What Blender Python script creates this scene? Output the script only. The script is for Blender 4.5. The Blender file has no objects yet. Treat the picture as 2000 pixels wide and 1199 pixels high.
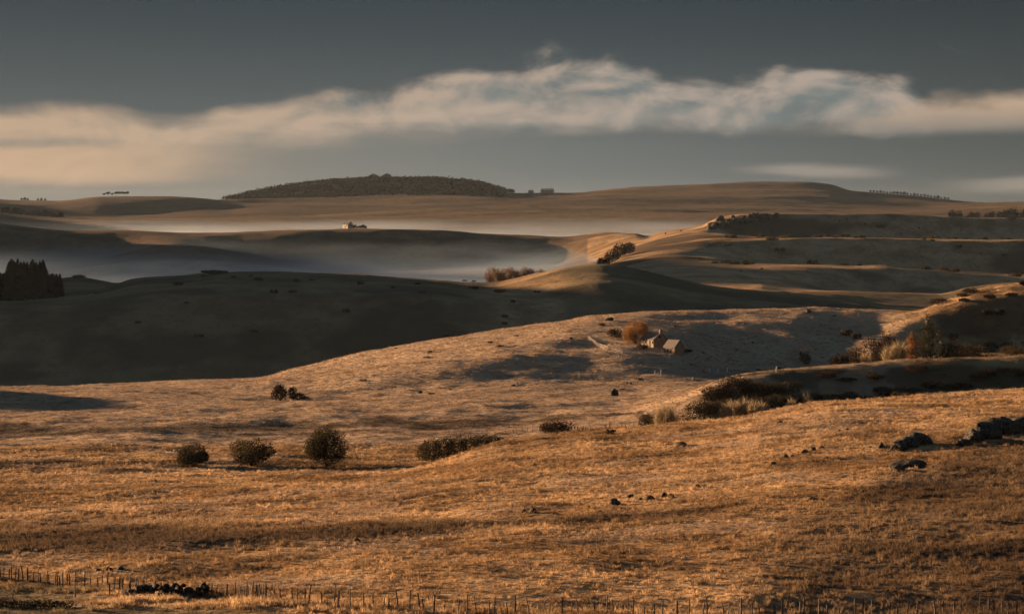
import bpy, bmesh, math, random
import numpy as np
from mathutils import Vector, Matrix

random.seed(7)
RNG = np.random.default_rng(11)
SC = bpy.context.scene
COL = SC.collection
R = math.radians

# ------------------------------------------------------------------ camera
F = 4704.0            # focal length in pixels of the 2000 px wide photograph (85 mm lens)
Y0 = 420.0            # row of the horizon
ZC = 60.0             # height of the camera above the datum
cam_d = bpy.data.cameras.new('camera')
cam = bpy.data.objects.new('camera', cam_d)
COL.objects.link(cam)
cam.location = (0, 0, ZC)
cam.rotation_euler = (R(90), 0, 0)
cam_d.sensor_width = 36.0
cam_d.lens = 36.0 * F / 2000.0
cam_d.shift_y = -(599.5 - Y0) / 2000.0
cam_d.clip_start = 0.5
cam_d.clip_end = 40000
SC.camera = cam

# ------------------------------------------------------------------ sun and exposure
SUN_EL, SUN_AZ = R(6.5), R(-56)          # azimuth clockwise from +Y (the view)
sun_dir = Vector((math.sin(SUN_AZ) * math.cos(SUN_EL), math.cos(SUN_AZ) * math.cos(SUN_EL), math.sin(SUN_EL)))
sl = bpy.data.lights.new('sun', 'SUN')
sl.energy = 5.0
sl.angle = R(0.55)
sl.color = (1.0, 0.63, 0.36)
sun = bpy.data.objects.new('sun', sl)
COL.objects.link(sun)
sun.rotation_euler = sun_dir.to_track_quat('Z', 'Y').to_euler()
SC.view_settings.view_transform = 'Standard'
SC.view_settings.look = 'None'
SC.view_settings.gamma = 1.0
SC.view_settings.use_curve_mapping = False
SC.view_settings.exposure = 1.85
SC.render.engine = 'CYCLES'
SC.cycles.use_denoising = True
SC.cycles.max_bounces = 6
SC.cycles.diffuse_bounces = 2
SC.cycles.transparent_max_bounces = 8
SC.cycles.volume_bounces = 1

# ------------------------------------------------------------------ node helper
class NT:
    """Tiny wrapper to write node trees as expressions."""
    def __init__(s, tree):
        s.t = tree
        s.t.nodes.clear()
    def n(s, kind, **kw):
        nd = s.t.nodes.new(kind)
        for k, v in kw.items():
            setattr(nd, k, v)
        return nd
    def put(s, sock, v):
        if v is None:
            return
        if isinstance(v, bpy.types.NodeSocket):
            s.t.links.new(v, sock)
        else:
            if isinstance(v, (tuple, list)) and sock.type == 'RGBA' and len(v) == 3:
                v = (*v, 1)
            sock.default_value = v
    def m(s, op, a, b=None, c=None, clamp=False):
        nd = s.n('ShaderNodeMath', operation=op, use_clamp=clamp)
        for i, v in enumerate((a, b, c)):
            s.put(nd.inputs[i], v)
        return nd.outputs[0]
    def vm(s, op, a, b=None):
        nd = s.n('ShaderNodeVectorMath', operation=op)
        s.put(nd.inputs[0], a)
        s.put(nd.inputs[1], b)
        return nd.outputs[0]
    def sstep(s, v, lo, hi, a=0.0, b=1.0):
        nd = s.n('ShaderNodeMapRange', interpolation_type='SMOOTHSTEP')
        for i, x in enumerate((v, lo, hi, a, b)):
            s.put(nd.inputs[i], x)
        return nd.outputs[0]
    def mix(s, f, a, b, mode='MIX'):
        nd = s.n('ShaderNodeMix', data_type='RGBA', blend_type=mode)
        s.put(nd.inputs[0], f)
        s.put(nd.inputs[6], a)
        s.put(nd.inputs[7], b)
        return nd.outputs[2]
    def noise(s, vec, scale, detail=4.0, rough=0.55, dist=0.0, lac=2.0):
        nd = s.n('ShaderNodeTexNoise', noise_dimensions='3D')
        s.put(nd.inputs['Vector'], vec)
        nd.inputs['Scale'].default_value = scale
        nd.inputs['Detail'].default_value = detail
        nd.inputs['Roughness'].default_value = rough
        nd.inputs['Lacunarity'].default_value = lac
        nd.inputs['Distortion'].default_value = dist
        return nd.outputs['Fac']
    def xyz(s, x, y, z=0.0):
        nd = s.n('ShaderNodeCombineXYZ')
        for i, v in enumerate((x, y, z)):
            s.put(nd.inputs[i], v)
        return nd.outputs[0]
    def curve(s, v, pts, lo, hi, ylo, yhi):
        """piecewise curve through pts (x, y)"""
        f = s.m('DIVIDE', s.m('SUBTRACT', v, lo), hi - lo, clamp=True)
        nd = s.n('ShaderNodeFloatCurve')
        c = nd.mapping.curves[0]
        P = [((x - lo) / (hi - lo), (y - ylo) / (yhi - ylo)) for x, y in pts]
        if P[0][0] > 0: P.insert(0, (0.0, P[0][1]))
        if P[-1][0] < 1: P.append((1.0, P[-1][1]))
        c.points[0].location = P[0]
        c.points[1].location = P[-1]
        for p in P[1:-1]:
            c.points.new(*p)
        nd.mapping.update()
        s.put(nd.inputs['Value'], f)
        return s.m('ADD', s.m('MULTIPLY', nd.outputs[0], yhi - ylo), ylo)

# ------------------------------------------------------------------ sky
def make_world():
    w = bpy.data.worlds.new('World')
    SC.world = w
    w.use_nodes = True
    g = NT(w.node_tree)
    out = g.n('ShaderNodeOutputWorld')
    bg = g.n('ShaderNodeBackground')
    g.t.links.new(bg.outputs[0], out.inputs[0])
    bg.inputs['Strength'].default_value = 0.05
    sky = g.n('ShaderNodeTexSky', sky_type='NISHITA')
    sky.sun_disc = False
    sky.sun_elevation = SUN_EL
    sky.sun_rotation = SUN_AZ
    sky.altitude = 900
    sky.air_density = 1.0
    sky.dust_density = 0.6
    sky.ozone_density = 1.5
    hs = g.n('ShaderNodeHueSaturation')
    hs.inputs['Saturation'].default_value = 1.0
    hs.inputs['Value'].default_value = 1.0
    g.put(hs.inputs['Color'], sky.outputs[0])
    base = hs.outputs[0]
    # direction -> azimuth and elevation, in units of the photograph's pixels
    tc = g.n('ShaderNodeTexCoord')
    sp = g.n('ShaderNodeSeparateXYZ')
    g.put(sp.inputs[0], tc.outputs['Generated'])
    x, y, z = sp.outputs
    t = g.m('ADD', g.m('MULTIPLY', g.m('ARCTAN2', x, y), F), 1000.0)
    e = g.m('SUBTRACT', Y0, g.m('MULTIPLY', g.m('ARCSINE', z), F))   # row; falls upwards
    # warped coordinates for streaky cloud
    v1 = g.xyz(g.m('DIVIDE', t, 300.0), g.m('DIVIDE', e, 110.0), 1.3)
    v2 = g.xyz(g.m('DIVIDE', t, 120.0), g.m('DIVIDE', e, 60.0), 7.7)
    v3 = g.xyz(g.m('DIVIDE', t, 420.0), g.m('DIVIDE', e, 46.0), 4.1)
    nA = g.m('SUBTRACT', g.noise(v1, 1.0, 5, 0.5, 0.6), 0.5)
    nB = g.m('SUBTRACT', g.noise(v2, 1.0, 5, 0.55, 0.8), 0.5)
    nS = g.m('SUBTRACT', g.noise(v3, 1.0, 4, 0.5, 0.4), 0.5)
    def puff(dt, de):
        return g.noise(g.xyz(g.m('DIVIDE', g.m('ADD', t, dt), 165.0), g.m('DIVIDE', g.m('ADD', e, de), 84.0), 2.9), 1.0, 6, 0.5, 0.35)
    nP = g.m('SUBTRACT', puff(0.0, 0.0), 0.5)
    rel = g.m('SUBTRACT', nP, g.m('SUBTRACT', puff(-24.0, -12.0), 0.5))     # lit from the left and above
    K = 20.0 * 0.5
    LO, HI = -400.0, 2400.0
    slate_top = (0.0058 * K, 0.0090 * K, 0.0172 * K)
    slate_low = (0.047 * K, 0.059 * K, 0.072 * K)
    fe = g.sstep(e, -60.0, 420.0)
    slate = g.mix(fe, slate_top, slate_low)
    slate = g.mix(g.sstep(t, 1000.0, 2500.0), slate, g.mix(1.0, slate, (0.55, 0.58, 0.56), 'MULTIPLY'))   # dimmer away from the sun
    far = g.sstep(g.m('ARCSINE', z), 0.25, 0.9)           # well above the picture: clear sky
    col = g.mix(g.m('MULTIPLY', g.m('SUBTRACT', 1.0, far), 0.95), base, slate)
    warm = g.sstep(t, 1500.0, -300.0)
    cream = g.mix(warm, (0.245 * K, 0.20 * K, 0.165 * K), (0.30 * K, 0.21 * K, 0.138 * K))
    grey = g.mix(warm, (0.10 * K, 0.11 * K, 0.105 * K), (0.15 * K, 0.13 * K, 0.105 * K))
    # low veil between the band and the hills
    vt = g.m('ADD', e, g.m('MULTIPLY', nS, 90.0))
    veil = g.m('MULTIPLY', g.sstep(vt, 225.0, 290.0), g.sstep(t, 1900.0, 300.0))
    col = g.mix(g.m('MULTIPLY', veil, 0.75), col, grey)
    ws = g.m('MULTIPLY', g.m('MULTIPLY', g.sstep(g.m('ADD', e, g.m('MULTIPLY', nS, 120.0)), 285.0, 315.0), g.m('SUBTRACT', 1.0, g.sstep(g.m('ADD', e, g.m('MULTIPLY', nS, 120.0)), 325.0, 362.0))), g.sstep(t, 620.0, 60.0))
    # main band
    topA = g.curve(t, [(-400, 205), (0, 214), (120, 212), (250, 224), (310, 234), (390, 230), (450, 211), (600, 210), (800, 210), (1050, 204), (1250, 208), (1400, 222), (1550, 245), (1700, 268), (2400, 300)], LO, HI, 100, 400)
    botA = g.curve(t, [(-400, 400), (0, 398), (200, 380), (400, 345), (600, 318), (1000, 283), (1300, 268), (1550, 262), (1700, 272), (2400, 305)], LO, HI, 100, 400)
    ea = g.m('ADD', e, g.m('ADD', g.m('MULTIPLY', nP, 46.0), g.m('MULTIPLY', nA, 24.0)))
    edge = g.sstep(g.m('SUBTRACT', ea, topA), -14.0, 24.0)
    body = g.m('SUBTRACT', 1.0, g.sstep(g.m('ADD', e, g.m('MULTIPLY', nS, 70.0)), g.m('SUBTRACT', botA, 75.0), botA))
    A = g.m('MULTIPLY', edge, body)
    shadeA = g.sstep(g.m('ADD', g.m('SUBTRACT', e, topA), g.m('ADD', g.m('MULTIPLY', nA, 190.0), g.m('MULTIPLY', nS, 130.0))), 20.0, 110.0)
    colA = g.mix(g.m('SUBTRACT', g.m('MULTIPLY', shadeA, 0.75), g.m('MULTIPLY', rel, 2.4), clamp=True), cream, grey)
    # upper puffs
    warmst = (0.36 * K, 0.235 * K, 0.145 * K)
    topB = g.curve(t, [(-400, 330), (380, 250), (440, 200), (540, 182), (650, 160), (780, 150), (880, 132), (960, 124), (1010, 108), (1130, 112), (1250, 104), (1310, 130), (1420, 132), (1560, 126), (1640, 130), (1720, 150), (1790, 190), (1900, 300), (2400, 360)], LO, HI, 100, 400)
    eb = g.m('ADD', e, g.m('ADD', g.m('MULTIPLY', nP, 60.0), g.m('MULTIPLY', nA, 16.0)))
    dB = g.m('SUBTRACT', eb, topB)
    env = g.m('MULTIPLY', g.sstep(dB, -42.0, 56.0), g.m('SUBTRACT', 1.0, g.sstep(e, 225.0, 295.0)))
    env = g.m('MULTIPLY', env, g.sstep(t, 330.0, 900.0))
    B = g.sstep(g.m('ADD', env, g.m('MULTIPLY', nP, 1.5)), 0.30, 1.05)
    B = g.m('MULTIPLY', B, g.sstep(env, 0.0, 0.35))
    shB = g.m('SUBTRACT', g.m('ADD', 0.42, g.m('MULTIPLY', g.sstep(dB, 30.0, 110.0), 0.3)), g.m('MULTIPLY', rel, 5.0), clamp=True)
    greyB = (0.10 * K, 0.115 * K, 0.112 * K)
    colB = g.mix(shB, cream, greyB)
    col = g.mix(g.m('MULTIPLY', B, 0.92), col, colB)
    col = g.mix(g.m('MULTIPLY', A, 0.95), col, colA)
    col = g.mix(g.m('MULTIPLY', ws, 0.7), col, warmst)
    # warm bank to the right
    topC = g.curve(t, [(-400, 390), (1350, 262), (1500, 246), (1650, 234), (1750, 220), (1800, 202), (1850, 188), (1930, 190), (2000, 190), (2400, 182)], LO, HI, 100, 400)
    ec = g.m('ADD', e, g.m('ADD', g.m('MULTIPLY', nP, 110.0), g.m('MULTIPLY', nA, 30.0)))
    C = g.m('MULTIPLY', g.sstep(g.m('SUBTRACT', ec, topC), -18.0, 34.0), g.m('SUBTRACT', 1.0, g.sstep(g.m('ADD', e, g.m('MULTIPLY', nS, 26.0)), 244.0, 274.0)))
    C = g.m('MULTIPLY', C, g.sstep(t, 1350.0, 1720.0))
    colC = g.mix(g.sstep(g.m('ADD', e, g.m('MULTIPLY', nA, 60.0)), 195.0, 270.0), (0.30 * K, 0.215 * K, 0.15 * K), (0.13 * K, 0.12 * K, 0.105 * K))
    col = g.mix(g.m('MULTIPLY', C, 0.9), col, colC)
    # small low streaks
    st = g.m('ADD', e, g.m('MULTIPLY', nS, 40.0))
    D = g.m('MULTIPLY', g.m('SUBTRACT', 1.0, g.sstep(g.m('ABSOLUTE', g.m('SUBTRACT', st, 333.0)), 2.0, 18.0)), g.m('SUBTRACT', 1.0, g.sstep(g.m('ABSOLUTE', g.m('SUBTRACT', t, 1590.0)), 30.0, 190.0)))
    E = g.m('MULTIPLY', g.m('SUBTRACT', 1.0, g.sstep(g.m('ABSOLUTE', g.m('SUBTRACT', st, 360.0)), 2.0, 22.0)), g.sstep(t, 1780.0, 2000.0))
    col = g.mix(g.m('MULTIPLY', g.m('MAXIMUM', D, E), 0.5), col, (0.24 * K, 0.2 * K, 0.165 * K))
    # thin high wisps
    wz = g.m('MULTIPLY', g.sstep(nB, 0.16, 0.36), g.m('MULTIPLY', g.sstep(e, 0.0, 60.0), g.m('SUBTRACT', 1.0, g.sstep(e, 110.0, 150.0))))
    col = g.mix(g.m('MULTIPLY', wz, 0.30), col, (0.14 * K, 0.145 * K, 0.14 * K))
    g.put(bg.inputs['Color'], col)
make_world()

# ------------------------------------------------------------------ terrain
# Each row: (px, D, Y): at picture column px the land at depth D metres shows at row Y.
RIDGES = [
 [(-3000, 90, 'z', -21), (5000, 90, 'z', -21)],
 [(-3000, 185, 1190), (-400, 185, 1205), (5000, 185, 1205)],
 [(-3000, 250, 1060), (0, 250, 1078), (500, 250, 1062), (1000, 250, 1035), (1500, 250, 1010), (2000, 250, 985), (2600, 250, 955), (5000, 250, 900)],
 # crest of the near slope; blends into the meadow on the left
 [(-3000, 335, 1000), (0, 340, 988), (500, 342, 958), (700, 350, 942), (800, 356, 926), (900, 368, 898), (1000, 385, 869), (1100, 392, 858), (1200, 400, 847), (1400, 410, 824), (1500, 415, 806), (1600, 420, 789), (1750, 425, 778), (1900, 430, 767), (2000, 432, 759), (2400, 440, 735), (5000, 440, 690)],
 # meadow floor / hollow behind the crest
 [(-3000, 430, 920), (0, 430, 910), (800, 432, 910), (900, 445, 895), (1000, 470, 864), (1200, 490, 842), (1350, 490, 845), (1600, 480, 812), (1800, 478, 800), (2000, 478, 790), (5000, 480, 740)],
 [(-3000, 470, 885), (0, 470, 880), (800, 470, 872), (1000, 495, 850), (1200, 512, 830), (1300, 518, 815), (1380, 515, 812), (1440, 518, 815), (1520, 520, 806), (1620, 524, 792), (1800, 530, 772), (2000, 533, 762), (2400, 535, 745), (5000, 535, 720)],
 # rushes at the foot of the knoll; on the right the second crest
 [(-3000, 505, 860), (0, 505, 851), (600, 508, 847), (1000, 520, 836), (1200, 530, 822), (1300, 540, 792), (1440, 545, 742), (1520, 548, 728), (1620, 552, 713), (1800, 555, 703), (2000, 558, 694), (2400, 560, 680), (5000, 560, 640)],
 [(-3000, 565, 818), (0, 565, 806), (600, 565, 800), (1000, 575, 792), (1200, 580, 786), (1400, 590, 758), (1600, 600, 735), (1800, 605, 718), (2000, 605, 712), (5000, 605, 700)],
 [(-3000, 630, 790), (0, 630, 782), (300, 635, 776), (600, 645, 773), (800, 645, 765), (1000, 648, 754), (1200, 650, 755), (1400, 650, 752), (1500, 652, 752), (1600, 655, 740), (1750, 660, 715), (1850, 665, 700), (2000, 670, 690), (5000, 670, 660)],
 [(-3000, 700, 775), (0, 690, 768), (300, 695, 760), (500, 695, 752), (600, 692, 744), (800, 695, 713), (1000, 698, 697), (1150, 702, 695), (1240, 712, 682), (1320, 718, 685), (1400, 735, 708), (1500, 738, 716), (1600, 738, 716), (1700, 735, 702), (1790, 785, 692), (1850, 796, 688), (1920, 798, 684), (2000, 798, 680), (5000, 798, 660)],
 [(-3000, 735, 768), (0, 730, 765), (500, 745, 746), (640, 750, 724), (800, 760, 692), (1000, 780, 655), (1150, 790, 633), (1250, 805, 628), (1350, 815, 630), (1530, 818, 629), (1620, 815, 640), (1700, 815, 640), (1780, 818, 622), (1850, 822, 603), (1900, 822, 589), (2000, 822, 575), (5000, 822, 565)],
 # crest of the knoll with the farm
 [(-3000, 770, 775), (0, 760, 763), (100, 760, 758), (200, 765, 753), (350, 770, 748), (500, 780, 741), (560, 785, 729), (640, 790, 709), (700, 795, 693), (800, 805, 674), (900, 815, 656), (1000, 825, 639), (1100, 830, 627), (1160, 835, 616), (1250, 840, 611), (1350, 845, 609), (1500, 850, 606), (1600, 855, 603), (1700, 855, 605), (1780, 856, 608), (1850, 862, 586), (1900, 866, 567), (1950, 870, 556), (2000, 870, 551), (2200, 870, 545), (5000, 870, 540)],
 [(-3000, 950, 800), (0, 950, 795), (1000, 960, 760), (1800, 960, 690), (2000, 960, 650), (5000, 960, 640)],
 [(-3000, 1040, 755), (0, 1040, 750), (500, 1040, 748), (1000, 1040, 725), (1500, 1040, 700), (2000, 1040, 670), (5000, 1040, 660)],
 # dark face of the long hill
 [(-3000, 1130, 600), (0, 1130, 600), (150, 1130, 592), (300, 1130, 580), (500, 1130, 572), (800, 1130, 574), (950, 1140, 585), (1050, 1150, 592), (1170, 1150, 578), (1300, 1150, 590), (1500, 1150, 610), (2000, 1150, 620), (5000, 1150, 620)],
 [(-3000, 1300, 575), (0, 1300, 582), (130, 1300, 574), (200, 1300, 568), (260, 1300, 546), (330, 1300, 538), (400, 1300, 533), (560, 1300, 530), (700, 1300, 533), (800, 1300, 540), (850, 1300, 544), (920, 1300, 550), (960, 1290, 552), (1000, 1280, 547), (1050, 1270, 535), (1100, 1260, 526), (1170, 1255, 521), (1230, 1255, 527), (1300, 1260, 541), (1400, 1265, 561), (1500, 1270, 572), (1600, 1280, 584), (1780, 1290, 602), (2000, 1300, 610), (5000, 1300, 610)],
 [(-3000, 1550, 590), (0, 1500, 585), (150, 1470, 552), (260, 1480, 566), (500, 1500, 590), (1200, 1520, 590), (1400, 1500, 586), (1500, 1480, 573), (1650, 1480, 572), (1830, 1480, 576), (1900, 1480, 560), (2000, 1480, 552), (5000, 1480, 540)],
 [(-3000, 1750, 588), (0, 1750, 586), (1200, 1700, 575), (1300, 1700, 552), (1400, 1700, 547), (1550, 1730, 560), (1700, 1780, 574), (1800, 1780, 578), (2000, 1780, 580), (5000, 1780, 580)],
 # terrace with a lit lip
 [(-3000, 1950, 575), (0, 1950, 572), (1100, 1900, 565), (1200, 1880, 532), (1300, 1850, 521), (1500, 1850, 519), (1700, 1850, 521), (1850, 1850, 532), (2000, 1850, 540), (5000, 1850, 540)],
 [(-3000, 2150, 560), (0, 2150, 556), (1100, 2080, 550), (1200, 2030, 518), (1300, 2030, 500), (1400, 2060, 505), (1480, 2080, 516), (1600, 2090, 522), (1700, 2090, 524), (2000, 2090, 535), (5000, 2090, 535)],
 [(-3000, 2300, 545), (0, 2300, 541), (200, 2300, 508), (340, 2330, 480), (470, 2320, 494), (600, 2300, 522), (760, 2300, 541), (1050, 2250, 541), (1160, 2200, 512), (1220, 2170, 494), (1300, 2160, 478), (1400, 2160, 467), (1600, 2160, 465), (1800, 2160, 468), (2000, 2160, 470), (5000, 2160, 470)],
 [(-3000, 2560, 518), (0, 2560, 517), (200, 2560, 510), (340, 2500, 490), (480, 2540, 500), (700, 2580, 510), (1000, 2570, 514), (1080, 2520, 516), (1160, 2420, 505), (1220, 2380, 484), (1300, 2370, 462), (1370, 2370, 452), (1400, 2390, 452), (1470, 2415, 462), (1600, 2415, 466), (2000, 2415, 472), (5000, 2415, 472)],
 # first far ridge; on the right the crags
 [(-3000, 2700, 462), (0, 2700, 461), (140, 2700, 461), (250, 2700, 457), (400, 2700, 460), (550, 2700, 456), (700, 2700, 452), (850, 2700, 453), (1000, 2700, 462), (1100, 2700, 464), (1190, 2680, 456), (1240, 2640, 458), (1265, 2600, 463), (1290, 2560, 455), (1370, 2500, 441), (1400, 2480, 426), (1450, 2480, 417), (1550, 2480, 415), (1700, 2480, 416), (1800, 2480, 420), (2000, 2480, 425), (5000, 2480, 430)],
 [(-3000, 3200, 488), (0, 3200, 486), (1200, 3200, 482), (1400, 3100, 470), (2000, 3100, 460), (5000, 3100, 460)],
 [(-3000, 3900, 443), (0, 3900, 442), (700, 3900, 444), (1000, 3900, 440), (1400, 3900, 436), (2000, 3900, 432), (5000, 3900, 432)],
 [(-3000, 5000, 426), (0, 5000, 428), (200, 5000, 424), (420, 4980, 416), (560, 4700, 420), (1000, 4500, 418), (1500, 4500, 420), (2000, 4500, 420), (5000, 4500, 420)],
 [(-3000, 5200, 404), (0, 5200, 403), (60, 5200, 402), (100, 5200, 400), (140, 5200, 395), (200, 5200, 387), (300, 5200, 387), (400, 5200, 391), (450, 5200, 397), (600, 5200, 401), (800, 5200, 400), (1000, 5200, 396), (1200, 5200, 392), (1500, 5200, 398), (1800, 5200, 408), (1900, 5200, 404), (2000, 5200, 398), (2200, 5200, 390), (5000, 5200, 395)],
 [(-3000, 6200, 408), (380, 6200, 402), (440, 6200, 394), (500, 6200, 379), (560, 6200, 367), (640, 6200, 356), (740, 6200, 349), (830, 6200, 348), (900, 6200, 356), (960, 6200, 368), (1000, 6200, 380), (1100, 6200, 379), (1200, 6200, 374), (1250, 6200, 371), (1330, 6200, 368), (1400, 6200, 363), (1480, 6200, 360), (1560, 6200, 360), (1620, 6200, 364), (1660, 6200, 375), (1720, 6200, 380), (1800, 6200, 387), (1850, 6200, 393), (1920, 6200, 398), (2000, 6200, 398), (5000, 6200, 400)],
 [(-3000, 9000, 417), (5000, 9000, 417)],
 [(-3000, 14000, 419), (5000, 14000, 419)],
]

def pchip_slopes(X, Yv):
    """monotone slopes along the last axis"""
    h = np.diff(X, axis=-1)
    d = np.diff(Yv, axis=-1) / h
    m = np.zeros_like(Yv)
    w1 = 2 * h[..., 1:] + h[..., :-1]
    w2 = h[..., 1:] + 2 * h[..., :-1]
    a, b = d[..., :-1], d[..., 1:]
    ok = a * b > 0
    den = np.where(ok, w1 / np.where(ok, a, 1) + w2 / np.where(ok, b, 1), 1)
    m[..., 1:-1] = np.where(ok, (w1 + w2) / den, 0)
    m[..., 0] = d[..., 0]
    m[..., -1] = d[..., -1]
    return m
def hermite(x, x0, x1, y0, y1, m0, m1):
    h = x1 - x0
    t = (x - x0) / h
    t2, t3 = t * t, t * t * t
    return (2*t3 - 3*t2 + 1) * y0 + (t3 - 2*t2 + t) * h * m0 + (-2*t3 + 3*t2) * y1 + (t3 - t2) * h * m1
def pchip1(xq, X, Yv):
    X = np.asarray(X, float); Yv = np.asarray(Yv, float)
    if len(X) == 2:
        return np.interp(xq, X, Yv)
    m = pchip_slopes(X, Yv)
    q = np.clip(xq, X[0], X[-1])
    i = np.clip(np.searchsorted(X, q, side='right') - 1, 0, len(X) - 2)
    return hermite(q, X[i], X[i+1], Yv[i], Yv[i+1], m[i], m[i+1])
def column_knots(px):
    """depth and height of every ridge at columns px -> (n, K) arrays"""
    Ds, Zs = [np.full(len(px), 3.0)], [np.full(len(px), -2.0)]
    for r in RIDGES:
        X = [p[0] for p in r]
        D = pchip1(px, X, [p[1] for p in r])
        if r[0][2] == 'z':
            Z = pchip1(px, X, [p[3] for p in r])
        else:
            Z = -(pchip1(px, X, [p[2] for p in r]) - Y0) / F * D
        Ds.append(D); Zs.append(Z)
    return np.stack(Ds, 1), np.stack(Zs, 1)
def base_z(px, d):
    """relative height for paired arrays px, d"""
    D, Z = column_knots(px)
    m = pchip_slopes(D, Z)
    n = np.arange(len(px))
    q = np.clip(d, D[:, 0], D[:, -1])
    i = np.clip((D <= q[:, None]).sum(1) - 1, 0, D.shape[1] - 2)
    return hermite(q, D[n, i], D[n, i+1], Z[n, i], Z[n, i+1], m[n, i], m[n, i+1])
# value noise
_P = RNG.random((256, 256)).astype(np.float64)
def vnoise(x, y):
    xi, yi = np.floor(x).astype(np.int64), np.floor(y).astype(np.int64)
    fx, fy = x - xi, y - yi
    fx = fx * fx * fx * (fx * (fx * 6 - 15) + 10); fy = fy * fy * fy * (fy * (fy * 6 - 15) + 10)
    a = _P[xi & 255, yi & 255]; b = _P[(xi + 1) & 255, yi & 255]
    c = _P[xi & 255, (yi + 1) & 255]; d = _P[(xi + 1) & 255, (yi + 1) & 255]
    return (a + (b - a) * fx) * (1 - fy) + (c + (d - c) * fx) * fy
def fbm(x, y, size, octs, gain=0.5):
    s, a, t = 0.0, 1.0, 0.0
    ca, sa = math.cos(0.6), math.sin(0.6)
    for k in range(octs):
        f = 2.0 ** k / size
        s = s + a * (vnoise(x * f + 17.3 * k, y * f - 9.1 * k) - 0.5)
        x, y = ca * x - sa * y, sa * x + ca * y
        t += a; a *= gain
    return s / t * 2
# unseen hills added left of the view to throw shade into it (x, y, radius x, radius y, height)
SHADE_HILLS = [
 (-640, 1545, 190, 235, 118),
 (-930, 2480, 240, 400, 170),
 (-1450, 4000, 400, 700, 105),
 (-1900, 5600, 420, 500, 110),
 (-280, 705, 75, 60, 31),
 (-116, 411, 15, 8, 5.5),
]
def terrain(x, y):
    """height of the land at world x, y (arrays)"""
    d = np.maximum(y, 3.0)
    px = 1000 + F * x / d
    z = base_z(np.clip(px, -3000, 5000), d)
    for hx, hy, rx, ry, h in SHADE_HILLS:
        z = z + h * np.exp(-((x - hx) / rx) ** 2 - ((y - hy) / ry) ** 2)
    near = np.clip((d - 40) / 120, 0, 1)
    z = z + near * np.clip(1.4 - d / 1500, 0.25, 1) * (1.15 * fbm(x, y, 26, 4) + 0.30 * fbm(x * 0.7 + 70, y, 7, 3))
    z = z + np.clip((d - 500) / 900, 0, 1) * 3.2 * fbm(x * 0.55 + 300, y, 110, 4)
    z = z + np.clip((d - 1800) / 2500, 0, 1) * 11.0 * fbm(x * 0.4 - 900, y + 77, 230, 4)
    z = z + np.clip((d - 900) / 300, 0, 1) * np.clip((3600 - d) / 600, 0, 1) * 0.9 * fbm(x * 0.6 + 11, y, 24, 3)
    return z + ZC
def ground(px, py, dmin=70.0, dmax=9000.0):
    """point of the land seen at pixel (px, py) of the 2000 px photograph"""
    d = np.geomspace(dmin, dmax, 5000)
    x = (px - 1000) / F * d
    z = terrain(x, d)
    row = Y0 - F * (z - ZC) / d
    k = int(np.argmax(row <= py)) if (row <= py).any() else len(d) - 1
    if k > 0:
        r0, r1 = row[k-1], row[k]
        f = (r0 - py) / (r0 - r1) if r0 != r1 else 0
        dd = d[k-1] + (d[k] - d[k-1]) * min(1, max(0, f))
    else:
        dd = d[0]
    xx = (px - 1000) / F * dd
    return Vector((xx, dd, float(terrain(np.array([xx]), np.array([dd]))[0])))
def hz(x, y):
    return float(terrain(np.array([float(x)]), np.array([float(y)]))[0])
def crest(px, d0, d1):
    """point of the land that shows highest between two depths: the brow"""
    d = np.linspace(d0, d1, 400)
    x = (px - 1000) / F * d
    z = terrain(x, d)
    k = int(np.argmax((z - ZC) / d))
    return Vector((x[k], d[k], z[k]))
def at_depth(px, d):
    x = (px - 1000) / F * d
    return Vector((x, d, hz(x, d)))

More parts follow.
